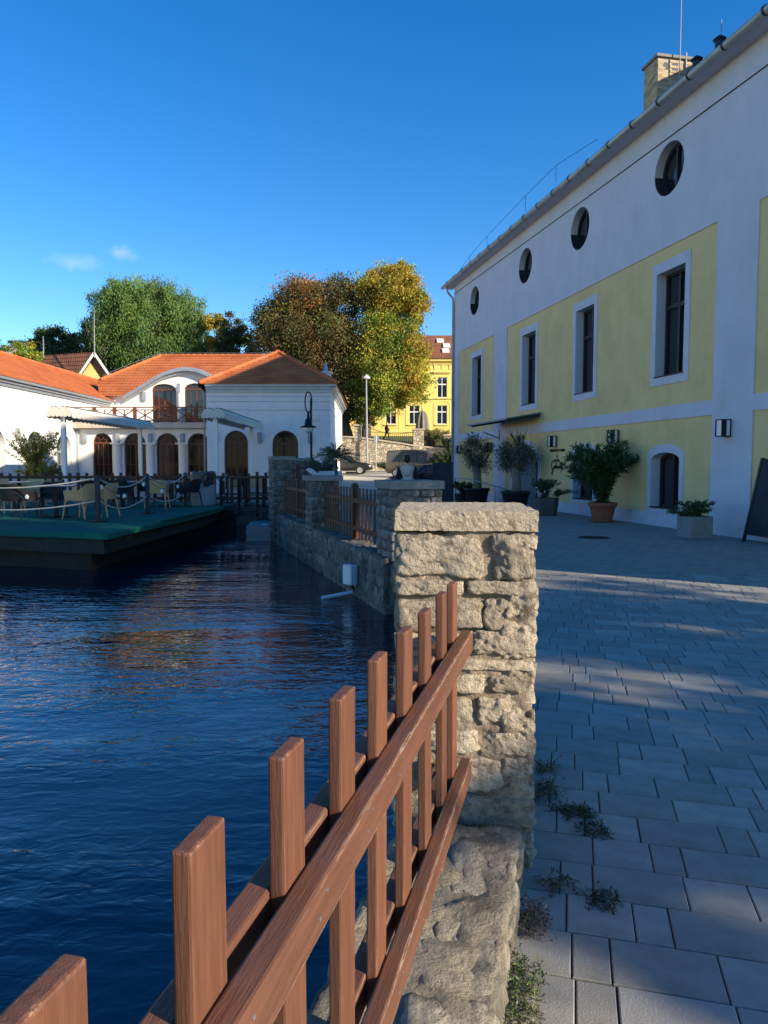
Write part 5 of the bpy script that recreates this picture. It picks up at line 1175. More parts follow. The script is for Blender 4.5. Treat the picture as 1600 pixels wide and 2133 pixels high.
brn = [[.20, .14, .05], [.16, .145, .05], [.12, .14, .045], [.24, .145, .05]]; org = [[.42, .19, .05], [.34, .18, .05], [.27, .17, .05]]
yel = [[.46, .37, .05], [.38, .36, .045], [.50, .34, .045]]; grn = [[.22, .31, .04], [.29, .35, .045], [.15, .23, .035], [.43, .40, .045]]
dgr = [[.06, .095, .035], [.08, .12, .04], [.095, .11, .045]]; wil = [[.16, .27, .06], [.13, .235, .055], [.20, .30, .07], [.11, .195, .05]]
pal = [brn, org, yel, grn, dgr, wil]
tree('maple_tree', 'broad brown and copper autumn maple behind the white pavilion', (yp(728, 905, 66)[0], 66, 3.4), .45,
     [lobe(600, 690, 66, 3.1, 3, 3.3, 0), lobe(640, 630, 66, 2.6, 2.6, 2.2, 1), lobe(690, 640, 66, 2.6, 2.6, 2.6, 0), lobe(660, 720, 65, 3.3, 3, 3, 0), lobe(715, 740, 65.5, 2.6, 2.6, 3.2, 0), lobe(570, 680, 67, 1.9, 2, 2.2, 0), lobe(715, 815, 65, 2.0, 2, 2.6, 0), lobe(675, 790, 65.5, 1.9, 2, 2.2, 4)], 95000, (.19, .13), pal, 31, clump=.17)
tree('maple_tree', 'tall yellow green maple in front of the yellow house', (yp(760, 905, 64.5)[0], 64.5, 3.4), .42,
     [lobe(810, 610, 65, 2.6, 2.4, 2.2, 2), lobe(855, 635, 65, 1.5, 1.8, 1.9, 2), lobe(770, 620, 65.5, 1.9, 2, 2.0, 4), lobe(805, 690, 64.5, 2.6, 2.4, 2.0, 3), lobe(850, 740, 64.5, 1.9, 2, 2.4, 2), lobe(795, 765, 64, 2.6, 2.4, 2.8, 3), lobe(850, 800, 64.5, 1.9, 2, 1.8, 2), lobe(790, 830, 64, 2.1, 2, 1.7, 3), lobe(755, 770, 65, 1.6, 2, 2.4, 3), lobe(765, 870, 64, 1.0, 1.2, 1.0, 2), lobe(835, 575, 65, 1.4, 1.4, 1.2, 2)], 90000, (.19, .13), pal, 32, clump=.17)
tree('willow_tree', 'large rounded green willow rising behind the restaurant roof', (yp(310, 790, 76)[0], 76, 5.0), .6,
     [lobe(300, 625, 76, 4.6, 4, 2.4, 5), lobe(250, 620, 76, 3.0, 3, 1.9, 5), lobe(370, 650, 76, 3.2, 3, 2.6, 5), lobe(300, 700, 75, 5.2, 4, 3.4, 5), lobe(390, 705, 75.5, 2.6, 3, 2.8, 5), lobe(225, 690, 75.5, 2.6, 3, 2.6, 4), lobe(240, 740, 75, 3.0, 3, 2.2, 4), lobe(350, 745, 75, 3.6, 3, 2.2, 5)], 120000, (.26, .09), pal, 33, hang=.7, clump=.13)
tree('dark_tree', 'low dark rounded tree beyond the brown roof on the left', (yp(120, 780, 82)[0], 82, 5), .35, [lobe(90, 722, 82, 2.0, 2, 1.9, 4), lobe(125, 716, 82, 2.3, 2, 1.9, 4), lobe(165, 722, 82, 1.9, 2, 1.6, 4), lobe(110, 748, 81, 4.0, 3, 1.7, 4)], 16000, (.28, .18), pal, 34)
tree('young_tree', 'narrow golden leaved tree between the willow and the maple', (yp(450, 790, 74)[0], 74, 4.5), .2, [lobe(450, 690, 74, 1.0, 1.2, 1.7, 2), lobe(452, 735, 74, 1.1, 1.2, 1.6, 2)], 5000, (.24, .16), pal, 35)
tree('young_tree', 'dark green tree just left of the brown maple', (yp(492, 790, 72)[0], 72, 4.5), .25, [lobe(490, 685, 72, 1.5, 1.5, 1.6, 4), lobe(500, 725, 72, 1.9, 1.8, 1.8, 4), lobe(470, 735, 73, 1.4, 1.5, 1.4, 4)], 9000, (.24, .16), pal, 36)
tree('leafy_bush', 'pale green bush showing above the left roof ridge', (yp(45, 800, 64)[0], 64, 3), .15, [lobe(40, 745, 64, 1.6, 1.4, 1.2, 3), lobe(58, 738, 64, 1.1, 1, .9, 3)], 5000, (.18, .1), pal, 37)
tree('dark_tree', 'dark tree edge at the far left margin', (yp(-50, 790, 80)[0], 80, 5), .3, [lobe(-55, 725, 80, 2.6, 2, 2.6, 4)], 6000, (.28, .18), pal, 38)
# rear line of trees closing the view behind the roofs
hr_ = [(-8, 800, 90, 5), (540, 770, 90, 4), (880, 800, 100, 4)]
# trees behind the viewer whose shade dapples the paving
def hz(h, a, z, rh, ra, rz): return (.53 * h + .848 * a, .848 * h - .53 * a, z, (rh + ra) / 2, (rh + ra) / 2, rz, 3)
tree('plaza_tree', 'spreading tree behind the viewer shading the plaza', hz(6.5, 16, 0, 1, 1, 1)[:3], .22,
     [hz(2.95, 15, 5.75, .75, 1.0, .85), hz(4.1, 15.5, 5.9, 1.1, 1.3, 1.2), hz(5.6, 15, 5.9, 1.2, 1.3, 1.3), hz(7.1, 15.5, 5.9, 1.2, 1.3, 1.3), hz(8.4, 15, 6.0, .9, 1.2, 1.2), hz(6, 16, 8.4, 1.8, 1.8, 1.5), hz(7.6, 16, 10.4, 1.6, 1.6, 1.6), hz(8.2, 15, 12.2, 1.4, 1.4, 1.8), hz(8.7, 15, 10.7, 1.2, 1.2, 1.3), hz(9.5, 15, 9.4, .9, 1.0, 1.4)], 20500, (.24, .15), pal, 50, clump=.22)

# ================================================================== CARS
def car(name, label, cat, loc, rz, st, W, paint, wheel_r, wheels, glass_rows, lights):
    """st: stations (x, z_low, z_belt, z_top, half_top, half_belt)"""
    t = thing(name, (0, 0, 0), label, cat, 'cars parked on the far road'); V = []; n_ = 12
    for (x, zl, zb, zt, ht, hb) in st:
        half = [(hb * .86, zl), (hb * .97, zl + .10), (hb, (zl + zb) * .5), (hb * .98, zb - .03), (hb * .95, zb), (ht, zt - .05), (ht * .82, zt)]
        sec = half + [(-y, z) for y, z in reversed(half)]; n_ = len(sec); V += [(x, y, z) for y, z in sec]
    F = []
    for i in range(len(st) - 1):
        for k in range(n_): F.append((i * n_ + k, i * n_ + (k + 1) % n_, (i + 1) * n_ + (k + 1) % n_, (i + 1) * n_ + k))
    F += [tuple(range(n_ - 1, -1, -1)), tuple((len(st) - 1) * n_ + k for k in range(n_))]
    b = MB(); b.add(V, F); b.build('body', paint, t, smooth=True)
    def q(i, k, o): p = Vector(V[i * n_ + k]); c = Vector((p.x, 0, .9)); return p + (p - c).normalized() * o
    def patch(name, i0, i1, k0, k1, m, ins=.10, o=.012):
        a, b_, c, d = q(i0, k0, o), q(i1, k0, o), q(i1, k1, o), q(i0, k1, o); ce = (a + b_ + c + d) / 4
        mb_ = MB(); mb_.add([p.lerp(ce, ins) for p in (a, b_, c, d)], [(0, 1, 2, 3)]); mb_.build(name, m, t)
    for (i0, i1) in glass_rows['side']:
        patch('side_window', i0, i1, 4, 5, M['carglass'], .09); patch('side_window', i0, i1, n_ - 5, n_ - 6, M['carglass'], .09)
    for (i0, i1) in glass_rows['screen']: patch('windscreen', i0, i1, 5, n_ - 6, M['carglass'], .06, .014)
    for x in wheels:
        for sgn in (-1, 1):
            b = MB(); y = sgn * (W - .12)
            prof = [(wheel_r * .62, -.10), (wheel_r * .95, -.11), (wheel_r, -.07), (wheel_r, .07), (wheel_r * .95, .11), (wheel_r * .62, .10)]; m_ = 24
            b.add([(x + r * math.cos(2 * math.pi * j / m_), y + w_, wheel_r + r * math.sin(2 * math.pi * j / m_)) for r, w_ in prof for j in range(m_)], [(i * m_ + j, i * m_ + (j + 1) % m_, ((i + 1) % 6) * m_ + (j + 1) % m_, ((i + 1) % 6) * m_ + j) for i in range(6) for j in range(m_)])
            wo_ = b.build('wheel', M['tyre'], t, smooth=True); b = MB()
            for j in range(8):
                a0 = 2 * math.pi * j / 8; b.beam((x, y + sgn * .085, wheel_r), (x + wheel_r * .6 * math.cos(a0), y + sgn * .085, wheel_r + wheel_r * .6 * math.sin(a0)), .07, .03, (0, 1, 0))
            b.tube([(x + wheel_r * .62 * math.cos(2 * math.pi * j / 20), y + sgn * .09, wheel_r + wheel_r * .62 * math.sin(2 * math.pi * j / 20)) for j in range(21)], .025, 5, cap=False); b.build('rim', M['rim'], wo_)
    for (x, y, z, s_, m_) in lights:
        for sgn in (-1, 1):
            b = MB(); b.box(x - .10, x + .02, sgn * y - s_, sgn * y + s_, z - .08, z + .08); b.build('headlight' if x > 0 else 'tail_light', m_, t, bevel=.03)
    xf = st[-1][0]; b = MB(); b.box(xf - .02, xf + .025, -.45, .45, st[-1][1] + .08, st[-1][1] + .25); b.build('grille', M['black'], t, bevel=.01)
    b = MB(); b.box(xf + .026, xf + .036, -.26, .26, st[-1][1] + .12, st[-1][1] + .23); b.build('number_plate', M['bulb'], t)
    for sgn in (-1, 1):
        xm = glass_rows['mirror']; b = MB(); b.box(xm - .08, xm + .08, sgn * (W + .02) - .1, sgn * (W + .02) + .1, st[3][2] + .02, st[3][2] + .17); b.build('wing_mirror', paint, t, bevel=.03)
    t.location = loc; t.rotation_euler = (0, 0, R(rz)); return t
def paint(name, c): return mat(name, c, .25, .06, 3, spec=.6, metal=.3)
sal = [(-2.2, .42, .78, .80, .55, .72), (-2.1, .30, .86, .92, .68, .84), (-1.55, .26, .92, 1.02, .74, .88), (-.95, .25, .93, 1.40, .58, .89), (-.1, .25, .92, 1.45, .60, .89), (.55, .25, .90, 1.36, .60, .89), (1.1, .26, .88, .96, .74, .88), (1.8, .28, .80, .86, .72, .86), (2.15, .32, .70, .74, .62, .80), (2.28, .40, .62, .64, .5, .66)]
vanst = [(-2.3, .45, 1.05, 1.80, .72, .86), (-2.2, .32, 1.08, 1.90, .76, .92), (-1.0, .28, 1.08, 1.95, .78, .94), (.1, .28, 1.06, 1.94, .78, .94), (.75, .28, 1.04, 1.86, .76, .94), (1.55, .28, 1.02, 1.14, .80, .93), (2.05, .30, .90, .98, .74, .90), (2.25, .34, .76, .80, .62, .82), (2.34, .42, .66, .68, .5, .7)]
hatch = [(-2.0, .42, .85, .9, .6, .78), (-1.85, .30, .92, 1.15, .62, .86), (-1.2, .27, .94, 1.44, .60, .89), (-.2, .26, .93, 1.50, .62, .90), (.5, .26, .92, 1.42, .62, .90), (1.1, .27, .90, 1.0, .74, .89), (1.75, .29, .82, .88, .70, .86), (2.05, .34, .70, .74, .6, .8), (2.15, .42, .62, .64, .5, .66)]
LG = M['lampglass']
car('saloon_car', 'dark green grey saloon car parked nose to the right by the white pavilion', 'car', (-3.15, 56.2, .74), -4, sal, .89, paint('dark_green_paint', (.02, .022, .02)), .31, (-1.3, 1.38), dict(side=[(2, 3), (3, 4), (4, 5), (5, 6)][1:3] + [(2, 3), (5, 6)], screen=[(5, 6), (2, 3)], mirror=.85), [(2.2, .58, .60, .16, LG)])
car('van', 'bronze grey family van parked on the sunlit road behind the walker', 'van', (2.55, 51.2, .56), -28, vanst, .94, paint('bronze_grey_paint', (.085, .07, .06)), .34, (-1.45, 1.5), dict(side=[(1, 2), (2, 3), (3, 4), (4, 5)], screen=[(4, 5)], mirror=1.15), [(2.27, .6, .74, .17, LG)])
car('hatchback_car', 'black car at the hotel corner in front of the van', 'car', (2.2, 36.5, .03), 205, hatch, .90, paint('black_paint', (.012, .012, .016)), .32, (-1.2, 1.32), dict(side=[(2, 3), (3, 4), (4, 5)], screen=[(4, 5)], mirror=.8), [(2.08, .58, .64, .16, LG)])

# ================================================================== PEOPLE
def skinmesh(name, m, parent, nodes, edges, sub=2):
    """nodes: name -> (xyz, radius)"""
    keys = list(nodes); me = bpy.data.meshes.new(name); me.from_pydata([nodes[k][0] for k in keys], [(keys.index(a), keys.index(b_)) for a, b_ in edges], [])
    o = link_mesh(name, me, m, parent); sm = o.modifiers.new('Skin', 'SKIN'); sm.use_smooth_shade = True
    for i, k in enumerate(keys):
        r = nodes[k][1]; r = r if isinstance(r, tuple) else (r, r); o.data.skin_vertices[0].data[i].radius = r
    o.data.skin_vertices[0].data[0].use_root = True
    s_ = o.modifiers.new('Sub', 'SUBSURF'); s_.levels = sub; s_.render_levels = sub; return o
def person(label, loc, rz, top, legs, vest=None, hood=False, stride=.0, scale=1.0, turn=0.):
    t = thing('person', loc, label, 'person', None, R(rz)); s_ = scale
    # local axes: facing -Y
    N_ = {'pelvis': ((0, 0, .95), (.15, .11)), 'waist': ((0, .0, 1.08), (.13, .10)), 'chest': ((0, 0, 1.28), (.155, .11)), 'collar': ((0, .01, 1.42), (.10, .075)), 'neck': ((0, -.01, 1.50), .052), 'jaw': ((0, -.03, 1.575), (.062, .075)), 'head': ((0, -.01, 1.655), (.076, .095)), 'crown': ((0, .0, 1.715), (.055, .07))}
    E_ = [('pelvis', 'waist'), ('waist', 'chest'), ('chest', 'collar'), ('collar', 'neck'), ('neck', 'jaw'), ('jaw', 'head'), ('head', 'crown')]
    for sg, k in ((-1, 'l'), (1, 'r')):
        st_ = stride * sg
        N_.update({'sh' + k: ((sg * .18, .01, 1.39), .062), 'el' + k: ((sg * .25, .04 + st_ * .3, 1.12), .044), 'wr' + k: ((sg * .25, -.07 + st_ * .5, .90), .030), 'pa' + k: ((sg * .245, -.09 + st_ * .5, .84), (.022, .036))})
        E_ += [('collar', 'sh' + k), ('sh' + k, 'el' + k), ('el' + k, 'wr' + k), ('wr' + k, 'pa' + k)]
        for j, (dx, ln) in enumerate(((-.026, .070), (-.009, .08), (.009, .076), (.026, .06))):
            N_['f%d%s' % (j, k)] = ((sg * .245, -.10 + st_ * .5 + dx, .80), .0085); N_['g%d%s' % (j, k)] = ((sg * .237, -.115 + st_ * .5 + dx, .80 - ln), .0075); E_ += [('pa' + k, 'f%d%s' % (j, k)), ('f%d%s' % (j, k), 'g%d%s' % (j, k))]
        N_['th' + k] = ((sg * .225, -.135 + st_ * .5, .82), .0095); E_.append(('wr' + k, 'th' + k))
        N_.update({'hi' + k: ((sg * .09, 0, .90), .085), 'kn' + k: ((sg * .10, -.03 - st_ * .5, .50), .058), 'an' + k: ((sg * .10, .02 - st_ * .9 + abs(st_) * .2, .09), .040), 'to' + k: ((sg * .11, -.13 - st_ * .9 + abs(st_) * .2, .035), (.042, .03))})
        E_ += [('pelvis', 'hi' + k), ('hi' + k, 'kn' + k), ('kn' + k, 'an' + k), ('an' + k, 'to' + k)]
    skinmesh('body', M['skin'], t, N_, E_, 2)
    def sub(names, grow): return {k: (N_[k][0], tuple(r + grow for r in N_[k][1]) if isinstance(N_[k][1], tuple) else (N_[k][1] + grow,) * 2) for k in names}
    tn = ['chest', 'pelvis', 'waist', 'collar', 'shl', 'ell', 'wrl', 'shr', 'elr', 'wrr']; skinmesh('jacket', top, t, sub(tn, .022), [e_ for e_ in E_ if e_[0] in tn and e_[1] in tn])
    ln_ = ['pelvis', 'hil', 'knl', 'anl', 'hir', 'knr', 'anr']; skinmesh('trousers', legs, t, sub(ln_, .018), [e_ for e_ in E_ if e_[0] in ln_ and e_[1] in ln_])
    for k in 'lr': skinmesh('shoe', M['navy'], t, sub(['an' + k, 'to' + k], .014), [('an' + k, 'to' + k)])
    hp = {'a': ((0, .025, 1.70), (.090, .100)), 'b': ((0, .055, 1.62), (.088, .075)), 'c': ((0, .05, 1.52), (.075, .05))}; skinmesh('hair', M['hair'], t, hp, [('a', 'b'), ('b', 'c')])
    hd_ = MB(); hd_.lathe([(.006, .012), (.012, .0), (.006, -.012)], (-.028, -.098, 1.645), 8); hd_.lathe([(.006, .012), (.012, .0), (.006, -.012)], (.028, -.098, 1.645), 8)
    o = MB(); o.v, o.f = hd_.v, hd_.f; e_ = MB.build(o, 'eyes', M['hair'], None); e_.parent = t
    for sg in (-1, 1):
        b = MB(); b.lathe([(.008, -.028), (.016, -.01), (.017, .012), (.008, .026)], (sg * .078, .0, 1.64), 8); o = b.build('ear', M['skin']); o.parent = t
    b = MB(); b.lathe([(.015, -.012), (.013, .0), (.006, .03)], (0, -.108, 1.615), 8); o = b.build('nose', M['skin']); o.parent = t
    if vest:
        vn = {'chest': ((0, .0, 1.28), (.195, .15)), 'waist': ((0, 0, 1.08), (.185, .145)), 'pelvis': ((0, 0, .90), (.19, .15)), 'collar': ((0, .0, 1.425), (.135, .105))}; skinmesh('vest', vest, t, vn, [('chest', 'waist'), ('waist', 'pelvis'), ('chest', 'collar')])
    if hood:
        b = MB(); vs = []
        for i in range(9):
            for j in range(13):
                a = math.pi * j / 12; f = i / 8; vs.append((.15 * (1 - .5 * f ** 2) * math.cos(a), .10 + .055 * math.sin(a) + .03 * math.sin(math.pi * f), 1.47 - .22 * f * (.35 + .65 * math.sin(a))))
        b.add(vs, [(i * 13 + j, i * 13 + j + 1, (i + 1) * 13 + j + 1, (i + 1) * 13 + j) for i in range(8) for j in range(12)]); o = b.build('hood', vest, None, smooth=True); o.parent = t
        sd = o.modifiers.new('Thick', 'SOLIDIFY'); sd.thickness = .03; sd.offset = 0
    t.scale = (s_ * .84, s_ * .92, s_); return t
pc = yp(848, 960, 15.5)
person('person in a pale grey hooded vest walking away behind the stone pillars', (pc[0], 15.5, 0), 180, M['navy'], M['jeans'], M['vest'], True, .10, 1.0)
b = MB(); c = yp(823, 1004, 15.2); b.lathe([(.13, -.40), (.17, -.3), (.18, -.1), (.14, .05), (.05, .09)], (c[0], 15.2, 1.10), 14); b.tube([(c[0] - .1, 15.2, 1.1), (c[0], 15.2, 1.28), (c[0] + .12, 15.3, 1.1)], .012, 6)
o = b.build('shoulder_bag', M['black'], smooth=True); tag(o, 'black rounded bag at the walker left side', 'bag')
pc = yp(806, 905, 68.5); person('distant person in dark brown clothes walking past the yellow house', (pc[0], 68.5, 3.75), 100, M['brownc'], M['navy'], None, False, .35, 1.0)

# ================================================================== PLANTS AND POTS
def shrub(name, label, base, stems, nleaf, Lw, cols, seed, cat='plant', pot=None, m='leafg', radial=True, group=None, spread=.10, stemr=.008, bark='bark', whorl=True):
    """stems: list of point lists in world space; leaves gather along the upper part of each stem"""
    t = thing(name, base, label, cat, group); nr = np.random.default_rng(seed); b = MB(); P = []; T = []
    for st_ in stems:
        b.tube(st_, [stemr * (1 - .6 * i / (len(st_) - 1)) for i in range(len(st_))], 5)
        a = np.array(st_, float); k = nleaf // len(stems); f = nr.beta(1.5, 1.0, k) * (len(a) - 1.001); i = f.astype(int); w_ = (f - i)[:, None]; p = a[i] * (1 - w_) + a[i + 1] * w_
        d = a[i + 1] - a[i]; d /= np.linalg.norm(d, axis=1, keepdims=True) + 1e-9; tt = d * .55 + nr.normal(size=(k, 3)) * .8; tt /= np.linalg.norm(tt, axis=1, keepdims=True)
        P.append(p + tt * (Lw[0] * .5) + nr.normal(size=(k, 3)) * spread * .15); T.append(tt)
    b.build('stems', M[bark], t)
    P = np.concatenate(P); T = np.concatenate(T); cols = np.array(cols)[nr.integers(0, len(cols), len(P))]
    leaves('foliage', P, T, Lw, jitter(cols, len(P), nr), t, M[m], seed=seed); return t
def fan(c, n, h, w, seed, bias=(0, 0, 0), z0=0., seg=4, hv=.35):
    rg = random.Random(seed); out = []
    for k in range(n):
        a = rg.uniform(0, 2 * math.pi); r = w * rg.uniform(.25, 1); hh = h * rg.uniform(1 - hv, 1); tip = Vector((c[0] + r * math.cos(a) + bias[0], c[1] + r * math.sin(a) + bias[1], c[2] + hh))
        b0 = Vector((c[0] + rg.uniform(-.08, .08), c[1] + rg.uniform(-.08, .08), c[2])); mid = b0.lerp(tip, .5) + Vector((-(tip.x - b0.x) * .2, -(tip.y - b0.y) * .2, .1 * h)); pts = [b0, b0.lerp(mid, .55), mid, mid.lerp(tip, .55), tip]; out.append([tuple(p) for p in pts])
    return out
olv = [[.075, .10, .055], [.055, .08, .04], [.10, .12, .075]]; ole = [[.045, .10, .03], [.03, .075, .022], [.07, .13, .04]]; hrb = [[.06, .11, .03], [.04, .08, .025], [.09, .13, .05]]
# oleander in a terracotta pot
pc = (5.70, 19.0, 0); st_ = fan((5.70, 19.0, .52), 40, 1.5, 1.0, 61) + fan((5.70, 19.0, .52), 16, 1.0, .9, 62, (-.55, -.1, 0)) + [[(5.7, 19, .5), (5.74, 19, 1.0), (5.80, 19, 1.5), (5.86, 19, 1.95), (5.88, 19, 2.3)], [(5.7, 19, .5), (5.8, 19, 1.2), (5.9, 19, 1.6), (6.05, 19, 1.9), (6.2, 19, 2.1)]]
t = shrub('potted_oleander', 'large bushy oleander in a terracotta pot beside the hotel wall', pc, st_, 6800, (.19, .034), ole, 63, 'potted plant', stemr=.011)
b = MB(); b.lathe([(.25, .02), (.31, .34), (.335, .40), (.37, .41), (.375, .50), (.34, .51), (.32, .44), (.0, .43)], pc, 28, cap=False); b.build('pot', M['terracotta'], t, smooth=True)
b = MB(); b.lathe([(.27, 0), (.32, .015), (.325, .05), (.29, .04)], pc, 28); b.build('saucer', M['terracotta'], t, smooth=True)
b = MB(); b.lathe([(.0, .452), (.325, .45)], pc, 20, cap=False); b.build('soil', M['soil'], t)
# two olive trees in black tubs
for k, (px, yy, lb) in enumerate(((993, 27.6, 'left potted olive tree in a black tub near the hotel corner'), (1074, 24.6, 'potted olive tree in a black tub before the arched hotel door'))):
    x = yp(px, 1040, yy)[0]; t = thing('potted_olive_tree', (x, yy, 0), lb, 'potted plant', 'potted olive trees'); nr = np.random.default_rng(70 + k); s_ = 1.0 if k == 0 else .95
    b = MB(); b.lathe([(.36, 0), (.46, .5), (.50, .52), (.50, .60), (.45, .60), (.44, .50), (0, .5)], (x, yy, 0), 22, cap=False); b.build('tub', M['blackplastic'], t, smooth=True)
    b = MB(); b.tube([(x, yy, .4), (x + .03, yy, .9), (x - .03, yy, 1.35 * s_), (x, yy, 1.7 * s_)], [.19, .15, .16, .08], 12)
    for j in range(16):
        a = j * 2.4; b.tube([(x, yy, 1.25 * s_), (x + .3 * math.cos(a), yy + .3 * math.sin(a), 1.6 * s_ + .05 * (j % 4)), (x + .62 * math.cos(a), yy + .62 * math.sin(a), 1.9 * s_ + .16 * (j % 5) - .3)], [.035, .02, .006], 6)
    b.build('trunk', M['palebark'], t, smooth=True)
    n_ = 60; cc = nr.normal(size=(n_, 3)); cc /= np.linalg.norm(cc, axis=1, keepdims=True); cc = cc * nr.uniform(.45, 1, (n_, 1)) * np.array([.72, .72, .62]) + np.array([x, yy, 1.85 * s_]); kk = nr.integers(0, n_, 5200)
    P = cc[kk] + nr.normal(size=(5200, 3)) * .105; leaves('foliage', P, None, (.075, .022), jitter(np.array(olv)[nr.integers(0, 3, 5200)], 5200, nr), t, M['leafg'], seed=70 + k)
    sp = fan((x, yy, 1.9 * s_), 14, .85, .45, 90 + k)[:14]
    b = MB(); P = []
    for st_ in sp:
        b.tube(st_, .004, 4)
        for f in np.linspace(.3, 1, 16): i = min(int(f * 4), 3); P.append(Vector(st_[i]).lerp(Vector(st_[i + 1]), f * 4 - i if i < 4 else 1))
    b.build('shoots', M['palebark'], t); leaves('foliage', np.array(P), None, (.075, .022), jitter(np.array(olv[0]), len(P), nr), t, M['leafg'], seed=80 + k)
# hexagonal and square planters
hx = (4.72, 21.4, 0); t = shrub('planter', 'dark hexagonal planter with trailing herbs between the door and the oleander', hx, fan((hx[0], hx[1], .50), 40, .55, .42, 64) + fan((hx[0] + .3, hx[1], .55), 8, .2, .5, 65, (.3, 0, 0)), 2600, (.08, .022), hrb, 66, 'potted plant', stemr=.006)
b = MB(); b.lathe([(.36, 0), (.42, .52), (.37, .52), (.36, .46), (0, .46)], hx, 6, cap=False); b.build('tub', mat('slate_planter', (.10, .10, .10), .8, .15, 6, .003, 60), t)
rg = random.Random(8); b = MB()
for k in range(10): b.lathe([(.0, .018), (.022, .006), (.018, -.012), (0, -.016)], (hx[0] + rg.uniform(-.35, .3), hx[1] - rg.uniform(.1, .4), .62 + rg.uniform(0, .2)), 6)
b.build('flowers', M['bulb'], t)
sq = (6.33, 14.82, 0); t = shrub('planter', 'square grey concrete planter with a low green shrub at the hotel pilaster', sq, fan((sq[0], sq[1], .42), 44, .34, .40, 67, hv=.6) + fan((sq[0] - .2, sq[1], .45), 10, .12, .35, 68, (-.15, 0, 0)), 3600, (.042, .026), hrb, 69, 'potted plant', stemr=.005)
b = MB(); b.obox(sq[:2], hd, .24, .25, 0, .45); b.build('box', M['concrete'], t, bevel=.012); b = MB(); b.obox(sq[:2], hd, .20, .21, .4515, .458); b.build('soil', M['soil'], t)
x = yp(965, 1030, 28.5)[0]; t = shrub('planter', 'low pot of red flowering plants at the hotel corner', (x, 28.5, 0), fan((x, 28.5, .3), 30, .5, .5, 71), 1800, (.09, .05), hrb, 72, 'potted plant', stemr=.006)
b = MB(); b.lathe([(.28, 0), (.36, .36), (.32, .36), (0, .33)], (x, 28.5, 0), 18, cap=False); b.build('pot', M['blackplastic'], t); b = MB()
for k in range(14): b.lathe([(.0, .025), (.03, .008), (.02, -.016), (0, -.02)], (x + rg.uniform(-.4, .4), 28.3 - rg.uniform(0, .3), .45 + rg.uniform(0, .3)), 6)
b.build('flowers', M['redcloth'], t)
# feathery palm like plant and white planter on the far pavement
pb = yp(700, 1020, 20.6); x = pb[0]; t = thing('feathery_tree', (x, 20.6, 0), 'small feathery green tree with drooping fronds behind the far picket fence', 'tree'); nr = np.random.default_rng(75); b = MB(); tz = 1.72
b.tube([(x + .05, 20.6, 0), (x + .02, 20.6, .8), (x + .0, 20.6, tz - .1)], [.06, .05, .045], 10); b.build('trunk', M['bark'], t, smooth=True)
P = []; T = []; b = MB()
for k in range(90):
    a = nr.uniform(0, 6.283); el = nr.uniform(-.15, 1.35); ln = nr.uniform(.45, .8); pts = []
    for f in np.linspace(0, 1, 7): pts.append((x + math.cos(a) * math.cos(el) * ln * f, 20.6 + math.sin(a) * math.cos(el) * ln * f, tz + math.sin(el) * ln * f * .8 - .28 * ln * f * f))
    b.tube(pts, .004, 4)
    for i in range(6):
        for w_ in (.25, .75):
            p = Vector(pts[i]).lerp(Vector(pts[i + 1]), w_)
            for z in range(2): P.append(p); T.append(Vector(pts[i + 1]) - Vector(pts[i]) + Vector(tuple(nr.normal(size=3) * .07)))
b.build('fronds', M['bark'], t); leaves('foliage', np.array(P), np.array(T), (.13, .012), jitter(np.array([.11, .16, .085]), len(P), nr), t, M['leafg'], seed=75)
x2 = yp(672, 985, 24)[0]; t = shrub('planter', 'pale square planter with grey green shrub left of the feathery tree', (x2, 24, 0), fan((x2, 24, .75), 40, .95, .75, 76), 3600, (.09, .025), [[.10, .13, .09], [.08, .11, .07]], 77, 'potted plant')
b = MB(); b.box(x2 - .12, x2 + .62, 23.6, 24.3, .0, 1.28); b.build('box', M['flood'], t, bevel=.01)
ip = Vector((*yp(648, 988, 17.5)[:2], 0)); t = thing('information_board', (ip.x, ip.y, 0), 'small tilted pale information panel behind the shorter pillar', 'sign')
b = MB(); z_ = yp(648, 978, 17.5)[2]; b.hexa([(ip.x - .12, ip.y - .1, z_), (ip.x - .04, ip.y - .1, z_ + .01), (ip.x + .28, ip.y + .1, z_ - .24), (ip.x + .18, ip.y + .1, z_ - .26), (ip.x - .12, ip.y + .4, z_ + .02), (ip.x - .04, ip.y + .4, z_ + .03), (ip.x + .28, ip.y + .6, z_ - .22), (ip.x + .18, ip.y + .6, z_ - .24)]); b.build('panel', M['bulb'], t)
b = MB(); b.box(ip.x - .0, ip.x + .06, ip.y + .2, ip.y + .26, 0, z_ - .08); b.build('post', M['anth'], t)
# bush by the left wing and small greenery
lb = yp(72, 985, 33.5); shrub('terrace_bush', 'sunlit yellow green bush behind the fence at the left', (lb[0], 33.5, .25), fan((lb[0], 33.5, .3), 60, 2.7, 1.35, 78) + fan((lb[0] + .6, 33.2, .3), 40, 1.3, 1.3, 79), 9000, (.13, .045), [[.25, .25, .05], [.18, .21, .05], [.30, .27, .07]], 80, 'bush', m='leaf')
lb = yp(405, 985, 24.8); shrub('terrace_bush', 'small trailing plant behind the fence left of the bin', (lb[0], 24.8, .25), fan((lb[0], 24.8, .45), 26, .6, .5, 81), 1600, (.09, .02), hrb, 82, 'plant')
lb = yp(955, 960, 46); shrub('hotel_corner_bush', 'dark bush between the van and the hotel corner', (lb[0] - .6, 46, .2), fan((lb[0] - .6, 46, .3), 50, 2.1, 1.3, 83), 6000, (.16, .07), dgr, 84, 'bush', m='leaf')
